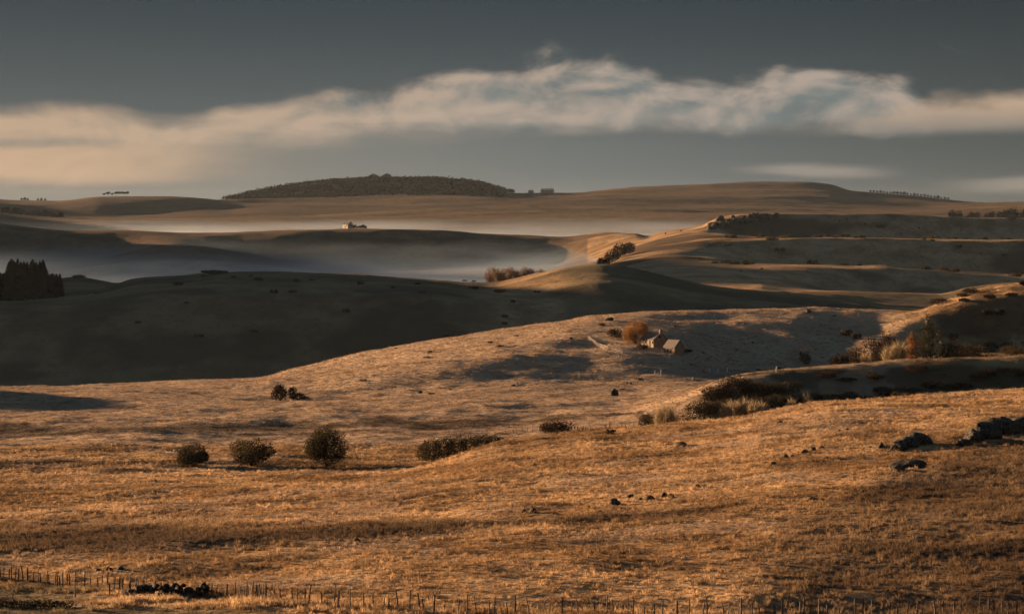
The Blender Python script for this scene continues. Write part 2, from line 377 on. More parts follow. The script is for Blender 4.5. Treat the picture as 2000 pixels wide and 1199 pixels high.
# ------------------------------------------------------------------ materials
def new_mat(name):
    m = bpy.data.materials.new(name)
    m.use_nodes = True
    g = NT(m.node_tree)
    out = g.n('ShaderNodeOutputMaterial')
    return m, g, out
def principled(g, out, color, rough=0.9, normal=None, spec=0.2):
    b = g.n('ShaderNodeBsdfPrincipled')
    g.put(b.inputs['Base Color'], color)
    b.inputs['Roughness'].default_value = rough
    b.inputs['Specular IOR Level'].default_value = spec
    if normal is not None:
        g.put(b.inputs['Normal'], normal)
    g.t.links.new(b.outputs[0], out.inputs[0])
    return b
def bump(g, h, strength, dist):
    nd = g.n('ShaderNodeBump')
    nd.inputs['Strength'].default_value = strength
    nd.inputs['Distance'].default_value = dist
    g.put(nd.inputs['Height'], h)
    return nd.outputs[0]
def cover_colour(g, pos, attr_type='GEOMETRY'):
    """colour of the autumn grass from its cover: straw, heath, pale frosty turf, green"""
    def at(nm):
        nd = g.n('ShaderNodeAttribute', attribute_type=attr_type, attribute_name=nm)
        return nd.outputs['Fac']
    n1 = g.noise(pos, 0.045, 5, 0.6)
    n2 = g.noise(pos, 0.35, 4, 0.65)
    n3 = g.noise(pos, 1.7, 3, 0.6)
    straw = g.mix(g.sstep(n1, 0.36, 0.64), (0.27, 0.160, 0.070), (0.52, 0.340, 0.170))
    dark = g.mix(n3, (0.10, 0.062, 0.034), (0.17, 0.105, 0.055))
    f = g.m('MULTIPLY', g.sstep(g.m('ADD', n2, g.m('MULTIPLY', g.noise(pos, 0.11, 4, 0.6), 0.5)), 0.74, 0.94), 0.62)
    c = g.mix(f, straw, dark)
    c = g.mix(g.m('MULTIPLY', at('pale'), g.m('SUBTRACT', 0.9, g.m('MULTIPLY', f, 0.6))), c, g.mix(n2, (0.31, 0.215, 0.135), (0.54, 0.40, 0.268)))
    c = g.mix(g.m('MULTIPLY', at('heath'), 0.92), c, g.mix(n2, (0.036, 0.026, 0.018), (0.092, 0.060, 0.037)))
    c = g.mix(g.m('MULTIPLY', at('green'), 0.9), c, g.mix(n2, (0.05, 0.05, 0.03), (0.10, 0.085, 0.045)))
    return c, n2, n3
def make_ground_mat():
    m, g, out = new_mat('pasture')
    pos = g.n('ShaderNodeNewGeometry').outputs['Position']
    c, n2, n3 = cover_colour(g, pos)
    h = g.m('ADD', g.m('MULTIPLY', g.noise(pos, 0.55, 6, 0.7), 1.0), g.m('MULTIPLY', n3, 0.25))
    h = g.m('ADD', h, g.m('MULTIPLY', g.noise(pos, 0.09, 5, 0.7), 2.2))
    principled(g, out, c, 0.95, bump(g, h, 0.9, 0.9), 0.05)
    return m
MAT = {'pasture': make_ground_mat()}

# ------------------------------------------------------------------ land sheet
def poly_band(PX, PY, pts, half, soft):
    """1 inside a band that follows pts (px, py, half width)"""
    xs = [p[0] for p in pts]
    c = np.interp(PX, xs, [p[1] for p in pts])
    return c
def build_land():
    px = np.concatenate([np.geomspace(2000, 80, 44) * -1 - 20, np.arange(-90, 2091, 5.0), 2000 + np.geomspace(100, 1600, 30)])
    d = np.concatenate([[3, 20, 45, 70, 95, 120, 140, 155, 165], np.geomspace(170, 1500, 560), np.geomspace(1510, 7000, 420), [7600, 8500, 10000, 12000, 14000]])
    PX, D = np.meshgrid(px, d, indexing='xy')
    X = (PX - 1000) / F * D
    Z = terrain(X.ravel(), D.ravel()).reshape(X.shape)
    return px, d, X, D, Z
LPX, LD, LX, LY, LZ = build_land()
LROW = Y0 - F * (LZ - ZC) / LY
def cover_masks(px, row, d, x, y):
    """vegetation of the land, drawn on the plan of the fields, and one painted shade"""
    sm = lambda v, a, b: np.clip((v - a) / (b - a), 0, 1) ** 2 * (3 - 2 * np.clip((v - a) / (b - a), 0, 1))
    n = fbm(x, y, 14, 4) * 14
    def band(pts, w, lo=None, hi=None):
        xs = [p[0] for p in pts]
        c = np.interp(px, xs, [p[1] for p in pts]); ww = np.interp(px, xs, [p[2] for p in pts])
        return 1 - sm(np.abs(row + n * 1.1 - c), ww * 0.15, ww * 1.5)
    near = d < 480
    heath = np.zeros_like(d); pale = np.zeros_like(d); green = np.zeros_like(d)
    b = band([(-200, 1050, 34), (200, 1056, 38), (480, 1050, 28), (700, 1036, 15), (900, 1028, 12), (1150, 1018, 11), (1330, 1004, 9), (1440, 992, 6), (1500, 985, 0.5)], 1)
    heath = np.maximum(heath, np.where(near & (px < 1500), b, 0))
    b = band([(820, 945, 1), (880, 938, 5), (980, 924, 7), (1040, 915, 2)], 1) * 0.6
    heath = np.maximum(heath, np.where(near & (px > 820) & (px < 1040), b, 0))
    b = band([(-200, 908, 6), (480, 910, 6), (640, 910, 5), (760, 908, 4), (850, 905, 3)], 1)
    heath = np.maximum(heath, np.where((d < 470) & (d > 395) & (px < 850), b, 0))
    # rushes along the stream at the foot of the knoll
    b = band([(-200, 842, 11), (400, 838, 10), (800, 828, 9), (1050, 822, 7), (1240, 812, 5)], 1) * 0.95
    heath = np.maximum(heath, np.where((d > 470) & (d < 580) & (px < 1260), b, 0))
    b = band([(-200, 853, 2.5), (460, 850, 1.5), (1000, 846, 1)], 1) * 0.9
    heath = np.maximum(heath, np.where((d > 440) & (d < 540) & (px < 1000), b, 0))
    # heath colour stands in for shade on the slope right of the track
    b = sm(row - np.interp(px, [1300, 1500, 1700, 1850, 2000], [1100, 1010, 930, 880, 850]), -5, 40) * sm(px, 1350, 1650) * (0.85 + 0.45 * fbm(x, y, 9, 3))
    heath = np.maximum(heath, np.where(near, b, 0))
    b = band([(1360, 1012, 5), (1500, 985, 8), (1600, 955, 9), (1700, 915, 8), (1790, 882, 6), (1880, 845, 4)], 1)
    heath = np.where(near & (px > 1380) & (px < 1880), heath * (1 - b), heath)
    # turf of the knoll is paler
    k = (d > 470) & (d < 900)
    pale = np.where(k, 0.85, 0)
    pale = np.where(k & (px > 1700), 0.85 * (1 - sm(px, 1700, 1850)), pale)
    pale = np.where((d > 455) & (d < 500) & (px < 1250), 0.85 * sm(-row, -870, -865), pale)
    pale = np.where(d >= 900, 0.12, pale)
    # cropped track field in the near left corner
    pale = np.where(near & (row < 1150), np.maximum(pale, 0.5 * sm(fbm(x + 50, y, 16, 4), 0.02, 0.35)), pale)
    b = sm(fbm(x * 0.6, y + 90, 11, 4), -0.1, 0.25) * sm(px, 1770, 1850) * 0.85
    heath = np.maximum(heath, np.where((d > 560) & (d < 900), b, 0))
    b = sm(fbm(x * 0.5, y + 30, 60, 4), -0.05, 0.3) * 0.7
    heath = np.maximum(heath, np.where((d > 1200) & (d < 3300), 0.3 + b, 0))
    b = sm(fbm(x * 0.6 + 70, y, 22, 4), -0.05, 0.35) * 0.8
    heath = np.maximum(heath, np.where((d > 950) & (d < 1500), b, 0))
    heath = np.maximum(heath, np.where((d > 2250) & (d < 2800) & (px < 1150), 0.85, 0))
    g1 = np.where(near, (1 - sm(px, 90, 260)) * sm(row, 1140, 1150), 0)
    g2 = np.where(near, sm(row, 1184, 1192) * (1 - sm(px, 380, 620)), 0)
    green = np.maximum(g1, g2) * 0.8
    green = np.maximum(green, np.where((d > 960) & (d < 1480), 0.75 - 0.5 * sm(px, 900, 1000) * (1 - sm(px, 1080, 1120)), 0))
    green = np.maximum(green, np.where((d > 470) & (d < 720) & (px > 1250), 0.4 * sm(px, 1250, 1500), 0))
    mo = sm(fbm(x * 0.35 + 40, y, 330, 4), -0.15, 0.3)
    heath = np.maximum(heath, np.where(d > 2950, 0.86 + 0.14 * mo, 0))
    b = sm(fbm(x, y, 9, 3), -0.25, 0.1) * sm(px, 1330, 1400) * 0.92
    heath = np.maximum(heath, np.where((d > 440) & (d < 548) & (row < np.interp(px, [1300, 1600, 2000], [850, 800, 770])), b, 0))
    fo = (d > 5400) & (d < 6400)
    heath = np.maximum(heath, np.where(fo & (px > 430) & (px < 1010), 0.9, 0))
    return heath, pale, green
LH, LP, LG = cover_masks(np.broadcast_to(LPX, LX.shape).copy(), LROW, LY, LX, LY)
def sheet(name, r0, r1):
    """rows r0..r1 of the land as one mesh"""
    X, Yv, Z = LX[r0:r1+1], LY[r0:r1+1], LZ[r0:r1+1]
    nr, nc = X.shape
    co = np.stack([X, Yv, Z], -1).reshape(-1, 3)
    i = np.arange(nr * nc).reshape(nr, nc)
    q = np.stack([i[:-1, :-1], i[:-1, 1:], i[1:, 1:], i[1:, :-1]], -1).reshape(-1, 4)
    me = bpy.data.meshes.new(name)
    me.vertices.add(len(co)); me.vertices.foreach_set('co', co.ravel())
    me.loops.add(q.size); me.loops.foreach_set('vertex_index', q.ravel())
    me.polygons.add(len(q))
    me.polygons.foreach_set('loop_start', np.arange(0, q.size, 4))
    me.polygons.foreach_set('use_smooth', np.ones(len(q), bool))
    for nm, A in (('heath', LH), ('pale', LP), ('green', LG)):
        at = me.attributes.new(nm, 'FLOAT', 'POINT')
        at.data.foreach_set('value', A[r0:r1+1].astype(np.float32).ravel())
    me.update(); me.validate()
    me.materials.append(MAT['pasture'])
    o = bpy.data.objects.new(name, me)
    COL.objects.link(o)
    o['kind'] = 'structure'
    return o
cut = [0] + [int(np.searchsorted(LD, v)) for v in (455, 950, 1500, 3200)] + [len(LD) - 1]
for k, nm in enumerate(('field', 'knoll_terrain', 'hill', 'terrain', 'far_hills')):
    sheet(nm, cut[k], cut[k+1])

# ------------------------------------------------------------------ mist and haze
def volume_mat(name, color, density, aniso):
    m, g, out = new_mat(name)
    v = g.n('ShaderNodeVolumePrincipled')
    v.inputs['Color'].default_value = (*color, 1)
    v.inputs['Density'].default_value = density
    v.inputs['Anisotropy'].default_value = aniso
    g.t.links.new(v.outputs[0], out.inputs['Volume'])
    return m
def layered_mist(name, color, density, floor, top, scale, warp, thin):
    """mist that thins upwards and in drifting wisps"""
    m, g, out = new_mat(name)
    pos = g.n('ShaderNodeNewGeometry').outputs['Position']
    sp = g.n('ShaderNodeSeparateXYZ'); g.put(sp.inputs[0], pos)
    n = g.noise(g.xyz(g.m('DIVIDE', sp.outputs[0], scale), g.m('DIVIDE', sp.outputs[1], scale * 1.3), g.m('DIVIDE', sp.outputs[2], 30.0)), 1.0, 2, 0.5)
    z = g.m('ADD', sp.outputs[2], g.m('MULTIPLY', g.m('SUBTRACT', n, 0.5), -2 * warp))
    f = g.m('DIVIDE', g.m('SUBTRACT', ZC + top, z), top - floor, clamp=True)
    f = g.m('POWER', f, 1.7)
    f = g.m('MULTIPLY', f, g.m('ADD', thin, g.m('MULTIPLY', g.sstep(n, 0.36, 0.66), 1 - thin)))
    v = g.n('ShaderNodeVolumePrincipled')
    v.inputs['Color'].default_value = (*color, 1)
    v.inputs['Anisotropy'].default_value = 0.25
    g.put(v.inputs['Density'], g.m('MULTIPLY', f, density))
    g.t.links.new(v.outputs[0], out.inputs['Volume'])
    return m
def mist_bank(name, px0, px1, d0, d1, top, taper, mat, seed, amp):
    """a low bank lying in a valley: lumpy top, edges running out into the ground"""
    nc, nr = 70, 60
    P, D = np.meshgrid(np.linspace(px0, px1, nc), np.linspace(d0, d1, nr))
    X = (P - 1000) / F * D
    bx = np.minimum(P - px0, px1 - P) / (px1 - px0); by = np.minimum(D - d0, d1 - D) / (d1 - d0)
    e = np.clip(np.minimum(bx, by * 1.2) / taper, 0, 1)
    e = e * e * (3 - 2 * e)
    tz = top(P, D) + amp * fbm(X + seed * 311, D * 0.6, 150, 3)
    zt = ZC + tz - (1 - e) * 40
    zb = np.full_like(zt, ZC - 105.0)
    co = np.concatenate([np.stack([X, D, zt], -1).reshape(-1, 3), np.stack([X, D, zb], -1).reshape(-1, 3)])
    i = np.arange(nr * nc).reshape(nr, nc)
    q = np.stack([i[:-1, :-1], i[:-1, 1:], i[1:, 1:], i[1:, :-1]], -1).reshape(-1, 4)
    n = nr * nc
    faces = q.tolist() + (q[:, ::-1] + n).tolist()
    ring = list(i[0, :]) + list(i[1:, -1]) + list(i[-1, -2::-1]) + list(i[-2:0:-1, 0])
    for a, b in zip(ring, ring[1:] + ring[:1]):
        faces.append((int(b), int(a), int(a) + n, int(b) + n))
    me = bpy.data.meshes.new(name)
    me.from_pydata(co.tolist(), [], faces)
    me.update()
    me.materials.append(mat)
    o = bpy.data.objects.new(name, me)
    COL.objects.link(o)
    o['kind'] = 'stuff'
    return o
USE_FOG = True
if USE_FOG:
    v1 = layered_mist('valley_mist', (0.56, 0.74, 0.92), 0.0034, -62, -26, 240.0, 15.0, 0.20)
    mist_bank('mist', -620, 1300, 1470, 2720, lambda P, D: -16 + 0 * P, 0.16, v1, 1, 2)
    v2 = layered_mist('far_valley_mist', (0.52, 0.65, 0.80), 0.0031, -46, -5, 260.0, 9.0, 0.30)
    mist_bank('mist', -720, 2320, 2900, 4400, lambda P, D: np.interp(P, [0, 1200, 2000], [0, 5, 12]), 0.12, v2, 4, 3)
    v3 = layered_mist('terrace_mist', (0.60, 0.65, 0.72), 0.00022, -62, -36, 120.0, 7.0, 0.4)
    mist_bank('mist', 1060, 1680, 1400, 1880, lambda P, D: -32 + 0 * P, 0.25, v3, 6, 2)
    zmax = float(LZ.max())
    me = bpy.data.meshes.new('haze')
    bm = bmesh.new()
    bmesh.ops.create_cube(bm, size=1.0)
    lo, hi = Vector((-9500, -60, float(LZ.min()) - 1.5)), Vector((9500, 14200, max(zmax, ZC) + 4))
    for v in bm.verts:
        v.co = Vector([lo[k] + (v.co[k] + 0.5) * (hi[k] - lo[k]) for k in range(3)])
    bm.to_mesh(me); bm.free()
    me.materials.append(volume_mat('haze', (0.68, 0.86, 1.0), 0.0000070, 0.2))
    o = bpy.data.objects.new('haze', me)
    COL.objects.link(o)
    o['kind'] = 'stuff'

# ------------------------------------------------------------------ materials of the things
def rgb_noise_mat(name, a, b, scale=2.0, rough=0.9, bump_s=0.0, bump_d=0.05, obj_space=True, detail=4):
    m, g, out = new_mat(name)
    tc = g.n('ShaderNodeTexCoord')
    pos = tc.outputs['Object'] if obj_space else g.n('ShaderNodeNewGeometry').outputs['Position']
    n = g.noise(pos, scale, detail, 0.6)
    c = g.mix(g.sstep(n, 0.35, 0.65), a, b)
    nb = bump(g, g.noise(pos, scale * 4, 4, 0.65), bump_s, bump_d) if bump_s else None
    principled(g, out, c, rough, nb)
    return m
def leaf_mat(name, a, b, scale=0.8, trans=0.4):
    m, g, out = new_mat(name)
    pos = g.n('ShaderNodeNewGeometry').outputs['Position']
    n = g.m('ADD', g.m('MULTIPLY', g.noise(pos, scale, 3, 0.6), 0.6), g.m('MULTIPLY', g.noise(pos, scale * 6, 2, 0.6), 0.4))
    c = g.mix(g.sstep(n, 0.36, 0.64), a, b)
    d = g.n('ShaderNodeBsdfDiffuse'); g.put(d.inputs['Color'], c)
    t = g.n('ShaderNodeBsdfTranslucent'); g.put(t.inputs['Color'], c)
    mx = g.n('ShaderNodeMixShader'); mx.inputs[0].default_value = trans
    g.t.links.new(d.outputs[0], mx.inputs[1]); g.t.links.new(t.outputs[0], mx.inputs[2])
    g.t.links.new(mx.outputs[0], out.inputs[0])
    return m
def rock_mat():
    m, g, out = new_mat('lichened_rock')
    pos = g.n('ShaderNodeNewGeometry').outputs['Position']
    n = g.noise(pos, 1.6, 5, 0.65)
    c = g.mix(g.sstep(n, 0.35, 0.62), (0.012, 0.011, 0.009), (0.038, 0.031, 0.024))
    l = g.sstep(g.noise(pos, 5.5, 3, 0.7), 0.52, 0.60)
    c = g.mix(g.m('MULTIPLY', l, 0.7), c, (0.21, 0.175, 0.12))
    mo = g.sstep(g.noise(pos, 0.8, 3, 0.6), 0.52, 0.66)
    c = g.mix(g.m('MULTIPLY', mo, 0.7), c, (0.06, 0.055, 0.025))
    principled(g, out, c, 0.92, bump(g, g.noise(pos, 4.0, 6, 0.7), 0.9, 0.12), 0.15)
    return m
def grass_mat():
    m, g, out = new_mat('grass_blades')
    pos = g.n('ShaderNodeNewGeometry').outputs['Position']
    c, n2, n3 = cover_colour(g, pos, 'INSTANCER')
    c = g.mix(1.0, c, (1.25, 1.30, 1.40), 'MULTIPLY')
    d = g.n('ShaderNodeBsdfDiffuse'); g.put(d.inputs['Color'], c)
    t = g.n('ShaderNodeBsdfTranslucent'); g.put(t.inputs['Color'], c)
    mx = g.n('ShaderNodeMixShader'); mx.inputs[0].default_value = 0.45
    g.t.links.new(d.outputs[0], mx.inputs[1]); g.t.links.new(t.outputs[0], mx.inputs[2])
    g.t.links.new(mx.outputs[0], out.inputs[0])
    return m
def stone_wall_mat():
    m, g, out = new_mat('rubble_stone')
    tc = g.n('ShaderNodeTexCoord').outputs['Object']
    v = g.n('ShaderNodeTexVoronoi', feature='F1'); g.put(v.inputs['Vector'], tc); v.inputs['Scale'].default_value = 2.6
    ve = g.n('ShaderNodeTexVoronoi', feature='DISTANCE_TO_EDGE'); g.put(ve.inputs['Vector'], tc); ve.inputs['Scale'].default_value = 2.6
    sep = g.n('ShaderNodeSeparateColor'); g.put(sep.inputs[0], v.outputs['Color'])
    c = g.mix(sep.outputs[0], (0.17, 0.125, 0.08), (0.36, 0.27, 0.185))
    j = g.sstep(ve.outputs['Distance'], 0.0, 0.07)
    c = g.mix(j, (0.30, 0.25, 0.19), c)
    principled(g, out, c, 0.95, bump(g, j, 0.8, 0.05))
    return m
def slate_mat(name, a, b):
    m, g, out = new_mat(name)
    tc = g.n('ShaderNodeTexCoord').outputs['Object']
    n = g.noise(tc, 3.0, 4, 0.7)
    w = g.n('ShaderNodeTexWave', wave_type='BANDS', bands_direction='Z'); g.put(w.inputs['Vector'], tc)
    w.inputs['Scale'].default_value = 1.4; w.inputs['Distortion'].default_value = 0.6
    c = g.mix(n, a, b)
    principled(g, out, c, 0.75, bump(g, w.outputs['Fac'], 0.5, 0.04))
    return m
MAT.update(
    grass=grass_mat(), rock=rock_mat(),
    dark_leaf=leaf_mat('dark_willow_leaf', (0.024, 0.021, 0.012), (0.062, 0.048, 0.023)),
    brown_leaf=leaf_mat('brown_scrub_leaf', (0.022, 0.015, 0.010), (0.055, 0.034, 0.019), 0.8, 0.2),
    bramble=leaf_mat('bramble_leaf', (0.020, 0.018, 0.011), (0.065, 0.048, 0.026)),
    orange_leaf=leaf_mat('orange_leaf', (0.14, 0.068, 0.022), (0.33, 0.17, 0.052), 0.6, 0.4),
    russet_leaf=leaf_mat('russet_birch_leaf', (0.10, 0.045, 0.015), (0.26, 0.125, 0.04), 0.6, 0.4),
    green_leaf=leaf_mat('green_birch_leaf', (0.020, 0.022, 0.011), (0.052, 0.047, 0.021)),
    far_leaf=leaf_mat('far_leaf', (0.004, 0.004, 0.0035), (0.012, 0.010, 0.008), 0.05, 0.05),
    needle=leaf_mat('conifer_needle', (0.008, 0.011, 0.007), (0.025, 0.028, 0.016), 0.4, 0.1),
    pale_twig=leaf_mat('pale_dry_stem', (0.16, 0.12, 0.065), (0.58, 0.45, 0.28), 1.5, 0.35),
    bare_twig=leaf_mat('bare_twig', (0.10, 0.065, 0.045), (0.22, 0.15, 0.10), 0.5, 0.3),
    bark=rgb_noise_mat('bark', (0.06, 0.045, 0.032), (0.16, 0.12, 0.085), 5.0),
    birch_bark=rgb_noise_mat('birch_bark', (0.28, 0.24, 0.20), (0.68, 0.62, 0.54), 3.0),
    post=rgb_noise_mat('weathered_post_wood', (0.06, 0.045, 0.033), (0.15, 0.115, 0.085), 6.0, 0.9, 0.4),
    pale_wood=rgb_noise_mat('pale_rail_wood', (0.30, 0.25, 0.19), (0.52, 0.45, 0.36), 3.0),
    wire=rgb_noise_mat('rusty_wire', (0.10, 0.07, 0.05), (0.16, 0.12, 0.09), 3.0),
    wall=stone_wall_mat(),
    slate=slate_mat('slate_roof', (0.05, 0.045, 0.042), (0.12, 0.105, 0.095)),
    tin=slate_mat('weathered_tin_roof', (0.15, 0.115, 0.09), (0.27, 0.215, 0.17)),
    dark_wood=rgb_noise_mat('dark_door_wood', (0.03, 0.022, 0.016), (0.07, 0.05, 0.035), 4.0),
    glass=rgb_noise_mat('dark_window_glass', (0.012, 0.013, 0.014), (0.02, 0.021, 0.023), 1.0, 0.12),
    render_wall=rgb_noise_mat('lime_render', (0.38, 0.33, 0.28), (0.56, 0.50, 0.43), 0.6),
    hide=rgb_noise_mat('brown_hide', (0.05, 0.03, 0.02), (0.16, 0.10, 0.06), 1.4),
    white_paint=rgb_noise_mat('worn_white_paint', (0.55, 0.52, 0.47), (0.78, 0.75, 0.70), 5.0),
)

# ------------------------------------------------------------------ mesh bag
class MB:
    def __init__(s):
        s.v, s.f, s.k = [], [], 0
    def add(s, verts, faces):
        verts = np.asarray(verts, float)
        s.v.append(verts)
        s.f.extend([tuple(int(i) + s.k for i in q) for q in faces])
        s.k += len(verts)
    def quads(s, P):
        """P: (n, 4, 3) or (n, 3, 3)"""
        n, m = P.shape[:2]
        base = np.arange(n * m).reshape(n, m) + s.k
        s.v.append(P.reshape(-1, 3)); s.f.extend(map(tuple, base.tolist())); s.k += n * m
    def box(s, c, size, rz=0.0):
        x, y, z = [v / 2 for v in size]
        p = np.array([(a * x, b * y, d * z) for d in (-1, 1) for a, b in ((-1, -1), (1, -1), (1, 1), (-1, 1))])
        ca, sa = math.cos(rz), math.sin(rz)
        p = np.stack([p[:, 0] * ca - p[:, 1] * sa, p[:, 0] * sa + p[:, 1] * ca, p[:, 2]], 1) + np.array(c)
        s.add(p, [(3, 2, 1, 0), (4, 5, 6, 7), (0, 1, 5, 4), (1, 2, 6, 5), (2, 3, 7, 6), (3, 0, 4, 7)])
    def tube(s, pts, radii, n=6, cap=True):
        pts = [Vector(p) for p in pts]
        rings = []
        for i, p in enumerate(pts):
            t = (pts[min(i + 1, len(pts) - 1)] - pts[max(i - 1, 0)])
            q = t.to_track_quat('Z', 'Y')
            rings.append([p + q @ Vector((math.cos(a) * radii[i], math.sin(a) * radii[i], 0)) for a in [2 * math.pi * k / n for k in range(n)]])
        f = []
        for i in range(len(pts) - 1):
            for k in range(n):
                f.append((i * n + k, i * n + (k + 1) % n, (i + 1) * n + (k + 1) % n, (i + 1) * n + k))
        if cap:
            f.append(tuple(range(n))[::-1]); f.append(tuple((len(pts) - 1) * n + k for k in range(n)))
        s.add([tuple(v) for r in rings for v in r], f)
    def mesh(s, name, mat, smooth=False):
        me = bpy.data.meshes.new(name)
        me.from_pydata(np.concatenate(s.v).tolist(), [], s.f)
        if smooth:
            me.polygons.foreach_set('use_smooth', np.ones(len(me.polygons), bool))
        me.update()
        me.materials.append(mat)
        return me
def link(name, data, parent=None, loc=None):
    o = bpy.data.objects.new(name, data)
    COL.objects.link(o)
    if loc is not None:
        o.location = loc
    if parent is not None:
        o.parent = parent
    return o
def tag(o, label, cat, group=None):
    o['label'] = label; o['category'] = cat
    if group: o['group'] = group
    return o
def thing(name, label, cat, loc, rz=0.0, group=None):
    o = link(name, None, None, loc)
    o.empty_display_size = 0.5
    o.rotation_euler = (0, 0, rz)
    return tag(o, label, cat, group)
def dup(o, loc, rz=0.0, sc=1.0, label=None):
    """a copy of a thing with copies of its parts and sub-parts"""
    r = o.copy(); COL.objects.link(r)
    r.location = loc; r.rotation_euler = (0, 0, rz)
    r.scale = (sc, sc, sc) if not isinstance(sc, tuple) else sc
    if label: r['label'] = label
    for ch in list(o.children):
        c = ch.copy(); COL.objects.link(c); c.parent = r
        for gch in list(ch.children):
            d = gch.copy(); COL.objects.link(d); d.parent = c
    return r

# ------------------------------------------------------------------ grass
def tuft_mesh(name, blades, h, spread, w, rng, droop=0.5):
    b = MB()
    az = rng.random(blades) * 2 * math.pi
    r0 = np.sqrt(rng.random(blades)) * spread * 0.55
    hh = h * (0.55 + 0.6 * rng.random(blades))
    lean = spread * (0.3 + 0.9 * rng.random(blades))
    az2 = az + rng.normal(0, 0.5, blades)
    base = np.stack([np.cos(az) * r0, np.sin(az) * r0, np.full(blades, -0.06)], 1)
    out = np.stack([np.cos(az2), np.sin(az2), np.zeros(blades)], 1)
    side = np.stack([-np.sin(az2), np.cos(az2), np.zeros(blades)], 1) * w * (0.6 + 0.8 * rng.random(blades))[:, None]
    mid = base + out * (lean * 0.35)[:, None] + np.array([0, 0, 1.0]) * (hh * 0.62)[:, None]
    tip = base + out * lean[:, None] + np.array([0, 0, 1.0]) * (hh * (1.0 - droop * 0.25))[:, None]
    b.quads(np.stack([base - side, base + side, mid + side * 0.8, mid - side * 0.8], 1))
    b.quads(np.stack([mid - side * 0.8, mid + side * 0.8, tip], 1))
    return b.mesh(name, MAT['grass'])
TUFTS = [tuft_mesh('tuft', 30, 0.27, 0.34, 0.016, RNG, 0.7), tuft_mesh('tuft', 34, 0.19, 0.44, 0.022, RNG, 0.9), tuft_mesh('tuft', 26, 0.42, 0.26, 0.014, RNG, 0.4)]
def instancer_tree(proto):
    t = bpy.data.node_groups.new('scatter_grass', 'GeometryNodeTree')
    t.interface.new_socket('Geometry', in_out='INPUT', socket_type='NodeSocketGeometry')
    t.interface.new_socket('Geometry', in_out='OUTPUT', socket_type='NodeSocketGeometry')
    N, L = t.nodes, t.links
    gi, go = N.new('NodeGroupInput'), N.new('NodeGroupOutput')
    oi = N.new('GeometryNodeObjectInfo'); oi.inputs['Object'].default_value = proto; oi.inputs['As Instance'].default_value = True
    ip = N.new('GeometryNodeInstanceOnPoints')
    def attr(nm, typ):
        a = N.new('GeometryNodeInputNamedAttribute'); a.data_type = typ; a.inputs['Name'].default_value = nm
        return a.outputs['Attribute']
    L.new(gi.outputs[0], ip.inputs['Points']); L.new(oi.outputs['Geometry'], ip.inputs['Instance'])
    L.new(attr('turn', 'FLOAT_VECTOR'), ip.inputs['Rotation']); L.new(attr('size', 'FLOAT_VECTOR'), ip.inputs['Scale'])
    L.new(ip.outputs[0], go.inputs[0])
    return t
def land_z(px, d):
    """height on the built sheet (bilinear)"""
    i = np.clip(np.searchsorted(LD, d) - 1, 0, len(LD) - 2); j = np.clip(np.searchsorted(LPX, px) - 1, 0, len(LPX) - 2)
    a = (d - LD[i]) / (LD[i+1] - LD[i]); b = (px - LPX[j]) / (LPX[j+1] - LPX[j])
    return (LZ[i, j] * (1-a) + LZ[i+1, j] * a) * (1-b) + (LZ[i, j+1] * (1-a) + LZ[i+1, j+1] * a) * b
def scatter_grass(name, proto_mesh, n, d0, d1, px0, px1, size, tall, rng, want):
    d = np.sqrt(rng.random(n) * (d1 ** 2 - d0 ** 2) + d0 ** 2)
    px = px0 + (px1 - px0) * rng.random(n)
    x = (px - 1000) / F * d
    z = land_z(px, d)
    row = Y0 - F * (z - ZC) / d
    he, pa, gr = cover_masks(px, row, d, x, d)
    mt = np.clip((fbm(x * 0.7, d, 3.4, 3) - 0.16) / 0.3, 0, 1) * 0.75
    he = np.maximum(he, np.where(rng.random(n) < 0.06, 0.8, mt))
    clump = fbm(x, d, 5.0, 3) * 0.5 + 0.5
    keep = rng.random(n) < want(he, pa, gr, clump, px, row)
    px, d, x, z, he, pa, gr, clump = [v[keep] for v in (px, d, x, z, he, pa, gr, clump)]
    m = len(d)
    s = size * (0.55 + 0.9 * rng.random(m)) * (0.7 + 0.7 * clump)
    sz = s * tall * (1 + 0.2 * he - 0.5 * gr - 0.25 * pa)
    me = bpy.data.meshes.new(name)
    me.from_pydata(np.stack([x, d, z], 1).tolist(), [], [])
    def put(nm, typ, arr):
        a = me.attributes.new(nm, typ, 'POINT')
        a.data.foreach_set('vector' if typ == 'FLOAT_VECTOR' else 'value', np.ascontiguousarray(arr, dtype=np.float32).ravel())
    put('size', 'FLOAT_VECTOR', np.stack([s, s, sz], 1))
    put('turn', 'FLOAT_VECTOR', np.stack([rng.normal(0, 0.1, m), rng.normal(0, 0.1, m), rng.random(m) * 6.28], 1))
    put('heath', 'FLOAT', he); put('pale', 'FLOAT', pa); put('green', 'FLOAT', gr)
    o = link(name, me)
    o['kind'] = 'stuff'
    proto = bpy.data.objects.new('tuft', proto_mesh)
    md = o.modifiers.new('scatter', 'NODES')
    md.node_group = instancer_tree(proto)
    return o
scatter_grass('grass', TUFTS[0], 92000, 166, 480, -330, 2330, 1.0, 1.0, RNG, lambda h, p, g, c, px, row: 0.35 + 0.9 * (c - 0.3) - 0.55 * g)
scatter_grass('grass', TUFTS[1], 86000, 166, 480, -330, 2330, 1.0, 0.9, RNG, lambda h, p, g, c, px, row: 0.9 - 0.6 * h - 0.3 * g)
scatter_grass('grass', TUFTS[2], 74000, 166, 480, -330, 2330, 1.0, 1.15, RNG, lambda h, p, g, c, px, row: 0.12 + 0.9 * h + 0.5 * np.clip(c - 0.62, 0, 1) - 0.6 * g)
